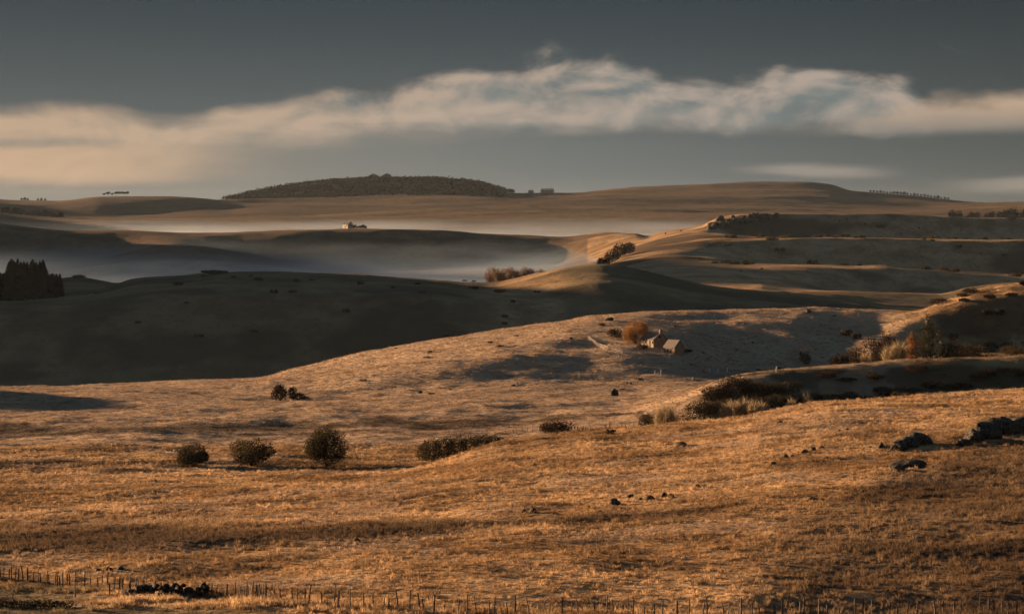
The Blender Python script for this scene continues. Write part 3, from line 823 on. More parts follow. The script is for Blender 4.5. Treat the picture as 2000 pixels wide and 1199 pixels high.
def verge(h, p, g, c, px, row):
    """long ungrazed grass along the near fence"""
    l = np.interp(px, [-80, 60, 120, 300, 420, 600, 760, 930, 1100, 2080], [1140, 1142, 1150, 1170, 1176, 1184, 1194, 1204, 1208, 1208])
    l2 = np.interp(px, [-80, 130, 420, 640, 2080], [1400, 1182, 1180, 1186, 1400])
    a = np.exp(-((row - l) / 8.0) ** 2); b = np.exp(-((row - l2) / 7.0) ** 2)
    return np.maximum(a, b) * np.clip((c - 0.42) * 4, 0, 1) * np.where(px > 430, 0.5, 1.0)
scatter_grass('grass', TUFTS[2], 72000, 166, 215, -330, 2330, 1.35, 1.0, RNG, verge)
scatter_grass('grass', TUFTS[1], 112000, 480, 900, -200, 2200, 1.5, 0.75, RNG, lambda h, p, g, c, px, row: 0.8 - 0.3 * g)

# ------------------------------------------------------------------ plants
def leaf_quads(P, size, rng, flat=0.0):
    """randomly turned leaf sprays at points P"""
    n = len(P)
    a = rng.normal(size=(n, 3)); a /= np.linalg.norm(a, axis=1)[:, None]
    b = rng.normal(size=(n, 3)); b[:, 2] *= (1 - flat)
    b -= (a * b).sum(1)[:, None] * a; b /= np.linalg.norm(b, axis=1)[:, None]
    s = (size * (0.5 + rng.random(n)))[:, None]
    return np.stack([P - a * s - b * s * 0.15, P + b * s * 0.55 - a * s * 0.1, P + a * s + b * s * 0.1, P - b * s * 0.5], 1)
def lobe_points(n, lobes, rng, inner=0.45):
    """points through a set of ellipsoid lobes (centre, radii), denser towards the outside"""
    w = np.array([r[0] * r[1] * r[2] for _, r in lobes]) ** 0.7; w = w / w.sum()
    out = []
    for (c, r), k in zip(lobes, rng.multinomial(n, w)):
        v = rng.normal(size=(k, 3)); v /= np.linalg.norm(v, axis=1)[:, None]
        rad = inner + (1 - inner) * rng.random(k) ** 0.6
        rad *= 1 + 0.10 * np.sin(v[:, 0] * 7 + c[0]) * np.cos(v[:, 2] * 6 + c[1]) + rng.normal(0, 0.045, k)
        out.append(np.array(c) + v * rad[:, None] * np.array(r))
    P = np.concatenate(out)
    return P[P[:, 2] > 0.02]
def stems(b, n, h, spread, r, rng, fork=True):
    for k in range(n):
        a = rng.random() * 6.28
        l = spread * (0.3 + 0.7 * rng.random())
        p0 = Vector((math.cos(a) * 0.12 * spread * 0.5, math.sin(a) * 0.12 * spread * 0.5, -0.3))
        p2 = Vector((math.cos(a) * l, math.sin(a) * l, h * (0.6 + 0.4 * rng.random())))
        p1 = p0.lerp(p2, 0.45) + Vector((rng.normal(0, .06), rng.normal(0, .06), 0.12)) * h
        b.tube([p0, p1, p2], [r, r * 0.65, r * 0.2], 5)
        if fork:
            q = p1 + Vector((rng.normal(0, .25) * spread, rng.normal(0, .25) * spread, h * 0.35))
            b.tube([p1, q], [r * 0.5, r * 0.12], 4)
def bush(name, label, cat, loc, w, h, mat, n=2600, leaf=0.2, lift=0.12, seed=1, lobes=None, group=None, depth=None, rim=260):
    rng = np.random.default_rng(seed)
    t = thing(name, label, cat, loc, 0, group)
    dp = depth or w
    if lobes is None:
        lobes = [((0, 0, h * (0.5 + lift / 2)), (w * 0.46, dp * 0.46, h * (0.5 - lift / 2)))]
        for k in range(7):
            a = rng.random() * 6.28; e = rng.random()
            c = (math.cos(a) * w * 0.27, math.sin(a) * dp * 0.27, h * (0.24 + 0.46 * e))
            r = 0.20 + 0.08 * rng.random()
            lobes.append((c, (w * r, dp * r, h * r)))
    P = lobe_points(n, lobes, rng)
    b = MB(); b.quads(leaf_quads(P, leaf, rng))
    # loose sprays standing out of the outline
    Q = P[rng.integers(0, len(P), rim)]
    c = np.array([0, 0, h * 0.35]); v = Q - c; v /= np.linalg.norm(v, axis=1)[:, None] + 1e-6
    base = Q; tip = Q + v * (h * (0.05 + 0.12 * rng.random(rim)))[:, None] + rng.normal(0, 0.06 * h * 0.3, (rim, 3))
    sd = np.cross(v, rng.normal(size=(rim, 3))); sd = sd / (np.linalg.norm(sd, axis=1)[:, None] + 1e-6) * leaf * 0.18
    b.quads(np.stack([base - sd, base + sd, tip], 1))
    link('crown', b.mesh('crown', mat), t)
    b = MB(); stems(b, 7, h * 0.7, w * 0.4, 0.05 + h * 0.012, rng)
    link('trunk', b.mesh('trunk', MAT['bark']), t)
    return t
def stalk_clump(name, label, cat, loc, w, h, mat, n=700, seed=1, depth=None, group=None, droop=0.5, wid=0.035):
    """a dome of long dry stems hanging outwards"""
    rng = np.random.default_rng(seed)
    t = thing(name, label, cat, loc, 0, group)
    dp = depth or w
    a = rng.random(n) * 6.28; rr = np.sqrt(rng.random(n))
    base = np.stack([np.cos(a) * rr * w * 0.40, np.sin(a) * rr * dp * 0.40, h * 0.05 + h * 0.65 * rng.random(n) * (1 - 0.6 * rr ** 2)], 1)
    ln = h * (0.25 + 0.35 * rng.random(n))
    out = np.stack([np.cos(a), np.sin(a), np.zeros(n)], 1) + rng.normal(0, 0.4, (n, 3)) * np.array([1, 1, 0])
    mid = base + out * (ln * 0.22)[:, None] + np.array([0, 0, 1]) * (ln * 0.55)[:, None]
    tip = base + out * (ln * 0.5)[:, None] + np.array([0, 0, 1]) * (ln * (1.0 - droop * rr))[:, None]
    sd = np.cross(out, np.array([0, 0, 1.0])); sd = sd / (np.linalg.norm(sd, axis=1)[:, None] + 1e-6) * wid
    b = MB(); b.quads(np.stack([base - sd, base + sd, mid + sd, mid - sd], 1)); b.quads(np.stack([mid - sd, mid + sd, tip], 1))
    link('twigs', b.mesh('twigs', mat), t)
    b = MB(); stems(b, 9, h * 0.65, w * 0.32, 0.06, rng)
    link('stem', b.mesh('stem', MAT['bark']), t)
    return t

# three rounded willows and the thicket on the meadow
G = 'dark bushes along the ditch'
p = ground(377, 909)
bush('round_bush', 'smallest round dark bush standing on the ditch line of the meadow', 'bush', p, 5.8, 4.0, MAT['dark_leaf'], 6500, 0.14, 0.03, 3, group=G)
p = ground(494, 910)
bush('round_bush', 'wide dark bush with a twiggy top between the smallest and largest meadow bushes', 'bush', p, 8.6, 4.9, MAT['dark_leaf'], 6000, 0.14, 0.06, 5, group=G, rim=1500)
p = ground(639, 911)
bush('round_bush', 'largest round dark bush of the meadow, like a tall ball', 'bush', p, 8.4, 7.3, MAT['dark_leaf'], 12000, 0.14, 0.0, 8, group=G, rim=420)
def thicket_lobes(spans, dpt, rng):
    L = []
    for (x, z, rx, rz) in spans:
        L.append(((x, rng.normal(0, dpt * 0.15), z), (rx, dpt * 0.5, rz)))
    return L
pa = at_depth(880, 440)
lob = thicket_lobes([(-4.9, 1.5, 1.5, 1.7), (-3.4, 2.1, 2.0, 2.1), (-1.2, 2.3, 2.4, 2.2), (1.2, 2.3, 2.3, 2.3), (3.6, 2.5, 2.3, 2.2), (6.0, 2.6, 2.3, 2.2), (8.0, 2.7, 2.0, 2.1), (9.9, 2.6, 1.8, 1.8), (11.4, 1.8, 1.3, 1.2)], 5.0, RNG)
bush('thicket', 'long dark thicket half hidden behind the shoulder of the near slope', 'thicket', pa, 10, 4, MAT['dark_leaf'], 14000, 0.15, 0.1, 21, lobes=lob, rim=900)
p = at_depth(1089, 458)
bush('low_bush', 'low reddish brown bush behind the near slope, beside the wire fence', 'bush', p, 7.0, 3.2, MAT['brown_leaf'], 3600, 0.13, 0.0, 33)
p = ground(1192, 848)
bush('low_bush', 'tiny dark shrub on the brow of the near slope', 'bush', p, 1.9, 0.9, MAT['brown_leaf'], 260, 0.13, 0.0, 34, rim=60)

# scrub in the hollow behind the near slope
G = 'scrub in the hollow behind the near slope'
for k, (px, d, w, h, mt, n, lab) in enumerate([
    (1264, 482, 4.4, 4.2, 'bramble', 2600, 'dark upright shrub at the lower end of the scrub, left of the pale dome'),
    (1286, 464, 5.2, 2.0, 'brown_leaf', 1400, 'low rusty shrub in front of the pale dome of dry stems'),
    (1336, 486, 7.0, 4.2, 'bramble', 3000, 'dark bramble mound touching the right side of the pale dome of dry stems'),
    (1372, 508, 9.0, 4.4, 'bramble', 3400, 'broad dark bramble mound between the pale dome and the tallest brown shrub'),
    (1400, 528, 8.0, 3.6, 'brown_leaf', 2800, 'brown shrub on the turf edge left of the tallest brown shrub'),
    (1436, 530, 9.4, 5.4, 'brown_leaf', 4200, 'tallest brown shrub breaking the turf edge of the second brow'),
    (1420, 514, 8.0, 4.2, 'bramble', 3200, 'dark shrub below the tallest brown shrub'),
    (1468, 516, 8.6, 4.6, 'bramble', 3400, 'dark shrub hung with dry stems under the second brow'),
    (1486, 531, 8.6, 3.4, 'brown_leaf', 2800, 'brown shrub on the turf edge right of the tallest brown shrub'),
    (1512, 518, 8.6, 4.0, 'bramble', 3200, 'dark shrub in the shade right of the leaning dry stems'),
    (1534, 533, 8.4, 2.8, 'bramble', 2400, 'low dark shrub high on the shaded bank of the second brow'),
    (1556, 520, 8.6, 3.6, 'bramble', 3000, 'dark shrub behind the thin grey dry stems'),
    (1600, 523, 9.0, 3.2, 'bramble', 2800, 'dark shrub right of the uppermost grey dry stems'),
    (1650, 526, 9.0, 2.4, 'bramble', 2200, 'lowest dark shrub at the upper end of the scrub bank')]):
    bush('scrub_bush', lab, 'shrub', at_depth(px, d), w, h, MAT[mt], n, 0.16, 0.0, 50 + k, group=G, rim=500, depth=5)
G = 'pale dry stems in the scrub'
for k, (px, d, w, h, n, lab) in enumerate([
    (1301, 468, 4.4, 6.6, 1500, 'bright dome of pale dry stems at the lower end of the scrub'),
    (1434, 510, 4.4, 4.2, 900, 'wide pale clump of hanging dry stems under the tallest brown shrub'),
    (1459, 509, 3.4, 4.6, 700, 'tall pale clump of hanging dry stems in the middle of the scrub'),
    (1488, 511, 3.0, 3.4, 480, 'leaning pale clump of dry stems at the foot of the dark shrub'),
    (1418, 505, 3.0, 3.6, 600, 'left pale clump of dry stems at the foot of the dark bank'),
    (1474, 505, 3.0, 3.8, 600, 'pale clump of dry stems between the tall and the leaning clump'),
    (1545, 513, 2.6, 3.2, 260, 'thin grey clump of dry stems in the shaded scrub'),
    (1577, 518, 2.8, 4.0, 320, 'upper grey clump of dry stems near the second brow')]):
    stalk_clump('dry_shrub', lab, 'shrub', at_depth(px, d), w, h, MAT['pale_twig'], n, 70 + k, group=G)

# bush pair and dark stump on the flank of the knoll
p = ground(546, 783)
bush('bush_pair', 'round dark bush on the left foot of the knoll, taller of the pair', 'bush', p, 4.6, 4.6, MAT['brown_leaf'], 1600, 0.2, 0.0, 91, group='bush pair on the knoll foot')
p = ground(574, 782)
bush('bush_pair', 'lower dark bush leaning against the taller one on the knoll foot', 'bush', p, 4.8, 3.7, MAT['bramble'], 1500, 0.2, 0.0, 92, group='bush pair on the knoll foot',
     lobes=[((-0.4, 0, 1.9), (1.3, 1.4, 1.7)), ((1.3, 0, 1.0), (1.7, 1.5, 1.0)), ((3.0, 0, 0.5), (1.5, 1.2, 0.55))])

# ------------------------------------------------------------------ birches and scrub on the right
def birch(name, label, loc, w, h, mat, n, seed, leaf=0.2, trunk_r=0.16, crown_from=0.12):
    rng = np.random.default_rng(seed)
    t = thing(name, label, 'tree', loc)
    lobes = []
    for k in range(11):
        f = crown_from + (1 - crown_from) * (k + 0.5) / 11
        rad = w * 0.5 * math.sin(math.pi * min(1.0, 0.25 + 0.78 * f)) ** 0.8
        a = rng.random() * 6.28
        lobes.append(((math.cos(a) * rad * 0.35, math.sin(a) * rad * 0.35, f * h), (rad * 0.75, rad * 0.75, h * 0.11)))
    P = lobe_points(n, lobes, rng, 0.2)
    b = MB(); b.quads(leaf_quads(P, leaf, rng))
    link('crown', b.mesh('crown', mat), t)
    b = MB()
    pts = [Vector((rng.normal(0, .12) * k, rng.normal(0, .12) * k, -0.4 + (h * 0.93 + 0.4) * k / 6)) for k in range(7)]
    b.tube(pts, [trunk_r * (1 - 0.14 * k) for k in range(7)], 7)
    for k in range(16):
        f = crown_from + (0.9 - crown_from) * rng.random()
        p0 = pts[int(f * 6)].lerp(pts[min(6, int(f * 6) + 1)], (f * 6) % 1)
        a = rng.random() * 6.28; l = w * 0.42 * (1 - f * 0.6)
        b.tube([p0, p0 + Vector((math.cos(a) * l * 0.6, math.sin(a) * l * 0.6, l * 0.75)), p0 + Vector((math.cos(a) * l, math.sin(a) * l, l * 0.9))], [0.05, 0.03, 0.01], 4)
    link('trunk', b.mesh('trunk', MAT['birch_bark']), t)
    return t
birch('birch_tree', 'orange leaved birch with a pale trunk beside the dry stems on the second brow', at_depth(1780, 585), 5.0, 8.6, MAT['russet_leaf'], 2600, 101, 0.17)
birch('birch_tree', 'tall green leaved birch with a pale trunk right of the orange birch', at_depth(1812, 592), 6.2, 13.4, MAT['green_leaf'], 2600, 102, 0.2)
birch('birch_tree', 'narrow dark green birch with a forked white stem beside the tall green birch', at_depth(1836, 588), 4.4, 9.4, MAT['green_leaf'], 1100, 103, 0.2)
G = 'scrub along the second brow'
for k, (px, d, w, h, mt, n, lab) in enumerate([
    (1640, 582, 5.0, 3.4, 'brown_leaf', 1100, 'lowest brown shrub at the left tip of the second brow'),
    (1672, 590, 6.0, 6.0, 'brown_leaf', 1700, 'brown feathery shrub left of the dry stems on the second brow'),
    (1700, 600, 6.6, 8.4, 'brown_leaf', 2000, 'tall brown feathery shrub behind the dry stems'),
    (1733, 612, 6.6, 10.2, 'brown_leaf', 2000, 'tallest brown shrub behind the orange birch'),
    (1716, 584, 4.6, 3.6, 'bramble', 1000, 'low dark shrub at the foot of the dry stems'),
    (1862, 590, 5.6, 7.2, 'bramble', 1500, 'dark shrub right of the white stemmed birch'),
    (1893, 590, 6.4, 5.4, 'bramble', 1500, 'low dark shrub below the shaded grassy bank'),
    (1930, 600, 6.6, 4.0, 'bramble', 1300, 'lowest dark shrub towards the edge of the picture on the second brow')]):
    bush('brow_shrub', lab, 'shrub', at_depth(px, d), w, h, MAT[mt], n, 0.2, 0.0, 110 + k, group=G, rim=900)
rr = random.Random(44)
for k in range(16):
    px, d = 1842 + rr.random() * 190, rr.uniform(630, 800)
    bush('slope_shrub', 'dark low shrub on the shaded rough slope at the right edge behind the second brow', 'shrub', at_depth(px, d), rr.uniform(4, 8), rr.uniform(1.6, 3.4), MAT[rr.choice(['bramble', 'brown_leaf', 'bramble'])], 700, 0.22, 0.0, 160 + k, group='shrubs on the rough right slope', rim=200)
for k in range(18):
    bush('slope_shrub', 'ragged shrub high on the shaded bank under the lit crest at the right edge', 'shrub', at_depth(rr.uniform(1815, 2030), rr.uniform(797, 848)), rr.uniform(3, 8), rr.uniform(1.2, 2.6), MAT[rr.choice(['bramble', 'brown_leaf'])], 700, 0.22, 0.0, 180 + k, group='shrubs under the lit right crest', rim=200)
for k in range(14):
    bush('bank_shrub', 'low ragged shrub along the shaded bank between the near slope and the second brow', 'shrub', at_depth(1610 + k * 30 + rr.uniform(-12, 12), rr.uniform(531, 546)), rr.uniform(4, 8), rr.uniform(1.0, 2.2), MAT[rr.choice(['bramble', 'brown_leaf'])], 800, 0.18, 0.0, 200 + k, group='shrubs along the second bank', rim=200)
for k, (px, d, w, h, n, lab) in enumerate([
    (1740, 580, 4.2, 5.0, 900, 'bright clump of pale dry stems left of the orange birch'),
    (1756, 579, 3.4, 5.8, 700, 'tall pale dry stems touching the orange birch'),
    (1690, 580, 3.0, 3.6, 220, 'sparse pale dry stems among brown shrubs on the second brow')]):
    stalk_clump('dry_shrub', lab, 'shrub', at_depth(px, d), w, h, MAT['pale_twig'], n, 130 + k, group='pale dry stems on the second brow', droop=0.2)
G = 'dark shrubs in the shaded dip'
for k, (px, py, w, h, lab) in enumerate([
    (1572, 712, 4.2, 5.2, 'upright dark shrub alone in the shaded dip right of the barn'),
    (1652, 655, 4.6, 2.2, 'low dark shrub on the far side of the shaded dip'),
    (1672, 662, 3.6, 2.0, 'small dark shrub beside the low shrub across the shaded dip')]):
    bush('dip_shrub', lab, 'shrub', ground(px, py), w, h, MAT['bramble'], 900, 0.2, 0.0, 140 + k, group=G)

# ------------------------------------------------------------------ farm on the knoll
FARM = ground(1276, 681)
def gabled(name, label, cat, loc, rz, L, W, hw, hr, wallm, roofm, doors, wins, chim=None, over=0.25):
    """x along the ridge, front (eave wall) faces -y, gables at +-x"""
    t = thing(name, label, cat, loc, rz)
    b = MB(); x, y = L / 2, W / 2
    v = [(-x, -y, -1.0), (x, -y, -1.0), (x, y, -1.0), (-x, y, -1.0), (-x, -y, hw), (x, -y, hw), (x, y, hw), (-x, y, hw), (-x, 0, hr), (x, 0, hr)]
    b.add(v, [(0, 1, 5, 4), (1, 2, 6, 9, 5), (2, 3, 7, 6), (3, 0, 4, 8, 7), (4, 5, 9, 8), (6, 7, 8, 9)])
    link('wall', b.mesh('wall', wallm), t)
    b = MB()
    sl = (hr - hw) / y
    for s in (-1, 1):
        e = y + over
        q = [(-x - over, s * e, hw - sl * over), (x + over, s * e, hw - sl * over), (x + over, 0, hr), (-x - over, 0, hr)]
        lo = [(a, c, d + 0.02) for a, c, d in q]; hi = [(a, c, d + 0.16) for a, c, d in q]
        f = [(0, 1, 2, 3), (4, 5, 6, 7), (0, 1, 5, 4), (1, 2, 6, 5), (2, 3, 7, 6), (3, 0, 4, 7)]
        b.add(lo + hi, f)
    rf = link('roof', b.mesh('roof', roofm), t)
    if chim:
        for cx, ch in chim:
            b = MB(); b.box((cx, 0, hr - 0.4 + ch / 2), (0.62, 0.9, ch + 0.8)); b.box((cx, 0, hr + ch + 0.06), (0.78, 1.05, 0.14))
            b.tube([(cx, 0.2, hr + ch + 0.1), (cx, 0.2, hr + ch + 0.5)], [0.13, 0.11], 7)
            link('chimney', b.mesh('chimney', wallm), rf)
    for dx, dw, dh in doors:
        b = MB(); b.box((dx, -y - 0.003, dh / 2 - 0.05), (dw, 0.08, dh))
        d = link('door', b.mesh('door', MAT['dark_wood']), t)
        b = MB(); b.box((dx, -y - 0.01, dh + 0.08), (dw + 0.4, 0.16, 0.2)); link('lintel', b.mesh('lintel', MAT['pale_wood']), d)
    for face, wx, wz, ww, wh in wins:
        b = MB()
        if face == 'front': c, sz = (wx, -y - 0.004, wz), (ww, 0.06, wh)
        else: c, sz = (x + 0.004, wx, wz), (0.06, ww, wh)
        b.box(c, sz)
        w = link('window', b.mesh('window', MAT['glass']), t)
        b = MB(); 
        if face == 'front': b.box((wx, -y - 0.05, wz - wh / 2 - 0.07), (ww + 0.2, 0.18, 0.12))
        else: b.box((x + 0.05, wx, wz - wh / 2 - 0.07), (0.18, ww + 0.2, 0.12))
        link('sill', b.mesh('sill', MAT['pale_wood']), w)
    return t
def ang(nx, ny):
    """turn that makes the front (-y) face (nx, ny)"""
    return math.atan2(nx, -ny)
g1 = ground(1275, 680)
ra = ang(-0.89, -0.45)
c = Matrix.Rotation(ra, 3, 'Z')
cot = g1 + c @ Vector((-4.2, 2.9, 0))
cot.z = hz(cot.x, cot.y) + 0.15
gabled('stone_cottage', 'rubble stone cottage with a slate roof and one chimney beside the orange tree', 'cottage', cot, ra, 7.4, 4.8, 2.1, 4.1, MAT['wall'], MAT['slate'],
       [(1.6, 1.0, 2.0)], [('front', 3.2, 1.3, 0.7, 0.8), ('front', -0.8, 1.3, 0.8, 0.9), ('gable', -0.2, 2.9, 0.6, 0.8)], [(4.0, 0.9)])
g2 = at_depth(1305, g1.y - 9.0)
rb = ang(-0.72, -0.69)
c = Matrix.Rotation(rb, 3, 'Z')
shd = g2 + c @ Vector((0.3, 2.2, 0))
shd.z = hz(shd.x, shd.y) + 0.1
gabled('stone_barn', 'small stone barn with a pale tin roof and two dark doorways', 'barn', shd, rb, 4.3, 4.2, 2.0, 3.9, MAT['wall'], MAT['tin'], [(-0.55, 0.42, 1.6), (0.65, 0.42, 1.6)], [], None, 0.18)
# orange tree and bushes by the cottage
p = at_depth(1241, g1.y + 9.5)
bush('round_tree', 'round orange leaved tree in front of the cottage', 'tree', p, 7.6, 7.2, MAT['orange_leaf'], 7000, 0.14, 0.05, 151, rim=500)
p = ground(1203, 664)
bush('garden_bush', 'dark bush left of the orange tree above the rail fence', 'bush', p + Vector((0, 4, 0)), 5.4, 3.6, MAT['bramble'], 1300, 0.18, 0.0, 152)
p = ground(1255, 682)
bush('garden_bush', 'low brown bush under the orange tree at the cottage front', 'bush', p, 3.8, 1.5, MAT['brown_leaf'], 800, 0.14, 0.0, 153)
p = ground(1340, 690)
bush('garden_bush', 'low dark bush right of the barn', 'bush', p, 4.4, 1.7, MAT['bramble'], 800, 0.15, 0.0, 154)

# ------------------------------------------------------------------ fences
def rail_fence(name, label, pts, h, nr, bays, seed):
    rng = np.random.default_rng(seed)
    t = thing(name, label, 'fence', pts[0])
    o = pts[0]
    seg = [(pts[i + 1] - pts[i]).length for i in range(len(pts) - 1)]; tot = sum(seg)
    def along(s):
        for i, l in enumerate(seg):
            if s <= l or i == len(seg) - 1:
                q = pts[i].lerp(pts[i + 1], min(1, s / l)); q.z = hz(q.x, q.y); return q
            s -= l
    P = [along(tot * k / bays) for k in range(bays + 1)]
    for k, q in enumerate(P):
        b = MB(); l = Vector((rng.normal(0, .05), rng.normal(0, .05), 0)); hh = h * (0.95 + 0.2 * rng.random())
        b.tube([q - o - Vector((0, 0, .3)), q - o + Vector((0, 0, hh)) + l], [0.085, 0.07], 5)
        link('post', b.mesh('post', MAT['pale_wood']), t)
    for k in range(bays):
        if rng.random() < 0.06: continue
        for r in range(nr):
            z = h * (0.25 + 0.7 * r / max(1, nr - 1))
            b = MB(); j = rng.normal(0, .05, 2)
            b.tube([P[k] - o + Vector((0, -0.07, z + j[0])), P[k + 1] - o + Vector((0, -0.07, z + j[1]))], [0.045, 0.045], 4)
            link('rail', b.mesh('rail', MAT['pale_wood']), t)
    return t
rail_fence('rail_fence', 'pale wooden rail fence running down the knoll left of the cottage', [ground(1149, 663), ground(1165, 675), ground(1190, 686), ground(1216, 692)], 1.15, 3, 13, 5)
rail_fence('rail_fence', 'short broken pale rail fence right of the barn', [ground(1341, 686), ground(1352, 687), ground(1364, 687)], 0.95, 2, 4, 6)

def wire_fence(name, label, line, spacing, h, seed, thick=0.05, wires=2, lean=0.07):
    """weathered posts of uneven height along a line of pixels on the ground, with wire"""
    rng = np.random.default_rng(seed)
    G_ = [ground(px, py) for px, py in line]
    t = thing(name, label, 'fence', G_[0])
    o = G_[0]
    tops = []
    acc = 0.0; nxt = 0.0
    for a, c in zip(G_[:-1], G_[1:]):
        L = (c - a).length
        while nxt <= acc + L:
            q = a.lerp(c, (nxt - acc) / L) + Vector((rng.normal(0, .12), rng.normal(0, .25), 0)); q.z = hz(q.x, q.y)
            hh = h * (0.72 + 0.42 * rng.random())
            tp = q + Vector((rng.normal(0, lean) * hh, rng.normal(0, lean) * hh, hh))
            r = thick * (0.7 + 0.6 * rng.random())
            b = MB(); b.tube([q - Vector((0, 0, .3)) - o, q.lerp(tp, .5) - o + Vector((rng.normal(0, .015), 0, 0)), tp - o], [r, r * 0.95, r * 0.8], 5)
            link('post', b.mesh('post', MAT['post']), t)
            tops.append((q, tp))
            nxt += spacing * (0.55 + 0.9 * rng.random())
        acc += L
    for k in range(wires):
        f = 0.45 + 0.4 * k / max(1, wires - 1)
        b = MB()
        pts = [q.lerp(tp, f) - o + Vector((0, -thick, 0)) for q, tp in tops]
        for u, w in zip(pts[:-1], pts[1:]):
            m = u.lerp(w, .5) - Vector((0, 0, 0.03))
            b.tube([u, m, w], [0.005] * 3, 3, False)
        link('wire', b.mesh('wire', MAT['wire']), t)
    return t
wire_fence('wire_fence', 'wire fence of leaning thin posts across the near left corner behind the heap of stones', [(-40, 1126), (20, 1132), (60, 1134), (110, 1144), (170, 1147), (245, 1152), (300, 1160), (340, 1166)], 0.62, 1.25, 11, 0.06)
wire_fence('wire_fence', 'long wire fence of leaning posts along the lower edge from the stone heap rightwards', [(412, 1168), (470, 1170), (520, 1178), (600, 1180), (680, 1187), (760, 1192), (840, 1198), (930, 1204), (1100, 1207), (1300, 1208), (1500, 1208), (1700, 1206), (1850, 1206), (2080, 1206), (2330, 1206)], 0.80, 1.5, 12, 0.06)
wire_fence('wire_fence', 'low wire fence on the ditch line left of the smallest meadow bush', [(-60, 908), (120, 908), (260, 908), (345, 909)], 1.75, 0.95, 13, 0.06)
wire_fence('wire_fence', 'wire fence crossing the meadow behind the brow of the near slope', [(880, 857), (960, 850), (1040, 843), (1120, 838), (1190, 836), (1250, 836)], 1.7, 1.1, 14, 0.055)
wire_fence('wire_fence', 'three old gate posts in the cropped corner below the stone heap', [(31, 1176), (125, 1168), (212, 1162)], 3.8, 1.15, 15, 0.06, 1)

# pale posts and stones on the knoll
G = 'white marker posts on the knoll'
def marker(px, py, h, lab):
    q = ground(px, py)
    b = MB(); h *= 1.5; b.tube([(0, 0, -.2), (0.02, 0, h * .6), (0.05, 0, h)], [0.20, 0.19, 0.13], 6)
    o = link('marker_post', b.mesh('marker_post', MAT['white_paint']), None, q)
    tag(o, lab, 'post', G)
for px, py, h, lab in [
    (1279, 732, .8, 'shorter of two white posts side by side below the barn'),
    (1291, 732, 1.0, 'taller of two white posts side by side below the barn'),
    (1131, 738, .8, 'lone white post below the lower end of the rail fence'),
    (1229, 751, .6, 'short white post on the lit ledge below the two white posts'),
    (1245, 750, .9, 'tall white post on the lit ledge below the two white posts'),
    (1353, 744, .8, 'lone white post at the end of the lit ledge near the scrub'),
    (1386, 728, .9, 'first of three white posts in a row in the shade, nearest the barn'),
    (1403, 728, .8, 'middle of three white posts in a row in the shade'),
    (1420, 727, .9, 'last of three white posts in a row in the shade, farthest from the barn'),
    (1517, 727, .9, 'white post on the turf edge of the second brow'),
    (1308, 699, .8, 'white post just below the barn doors'),
    (1209, 698, .6, 'small white post below the lower end of the rail fence'),
    (1010, 752, .7, 'white post on the dim slope beside a low stone')]:
    marker(px, py, h, lab)

# ------------------------------------------------------------------ rocks
def rock_mesh(seed, sx, sy, sz, sub=3, rough=0.22, cuts=7):
    rng = np.random.default_rng(seed)
    bm = bmesh.new()
    bmesh.ops.create_icosphere(bm, subdivisions=sub, radius=1.0)
    V = np.array([v.co[:] for v in bm.verts])
    for k in range(cuts):
        n = rng.normal(size=3); n[2] = abs(n[2]) * 0.7; n /= np.linalg.norm(n)
        d = (0.62 if cuts > 5 else 0.74) + 0.26 * rng.random()
        ex = np.clip(V @ n - d, 0, None)
        V = V - ex[:, None] * n * 0.85
    o = rng.random(3) * 40
    nz = fbm(V[:, 0] * 10 + o[0] + V[:, 2] * 7, V[:, 1] * 10 + o[1] - V[:, 2] * 6, 9, 4)
    V = V * (1 + rough * nz)[:, None]
    n2 = fbm(V[:, 0] * 10 + o[1] + V[:, 2] * 8, V[:, 1] * 10 + o[2] + V[:, 2] * 9, 2.6, 3)
    V = V * (1 + 0.10 * n2)[:, None]
    V = V * np.array([sx, sy, sz])
    for v, c in zip(bm.verts, V): v.co = c
    me = bpy.data.meshes.new('rock'); bm.to_mesh(me); bm.free()
    if sub > 2: me.polygons.foreach_set('use_smooth', np.ones(len(me.polygons), bool))
    me.materials.append(MAT['rock'])
    return me
def rock(name, label, px, py, w, h, seed, group=None, dp=None, sub=3, rz=None, sink=0.25, cat='rock'):
    if sub == 4: w, h = w * 1.2, h * 0.82
    q = ground(px, py)
    rng = random.Random(seed)
    dp = dp or w * 0.8
    o = link(name, rock_mesh(seed, w / 2, dp / 2, h * 0.62, sub, 0.22 if sub < 4 else 0.34, 7 if sub < 4 else 4), None, q + Vector((0, dp * 0.2, h * (0.62 - 0.40))))
    o.rotation_euler = (rng.uniform(-.12, .12), rng.uniform(-.12, .12), rng.uniform(0, 6.28) if rz is None else rz)
    tag(o, label, cat, group)
    return o
G = 'big boulders on the near slope'
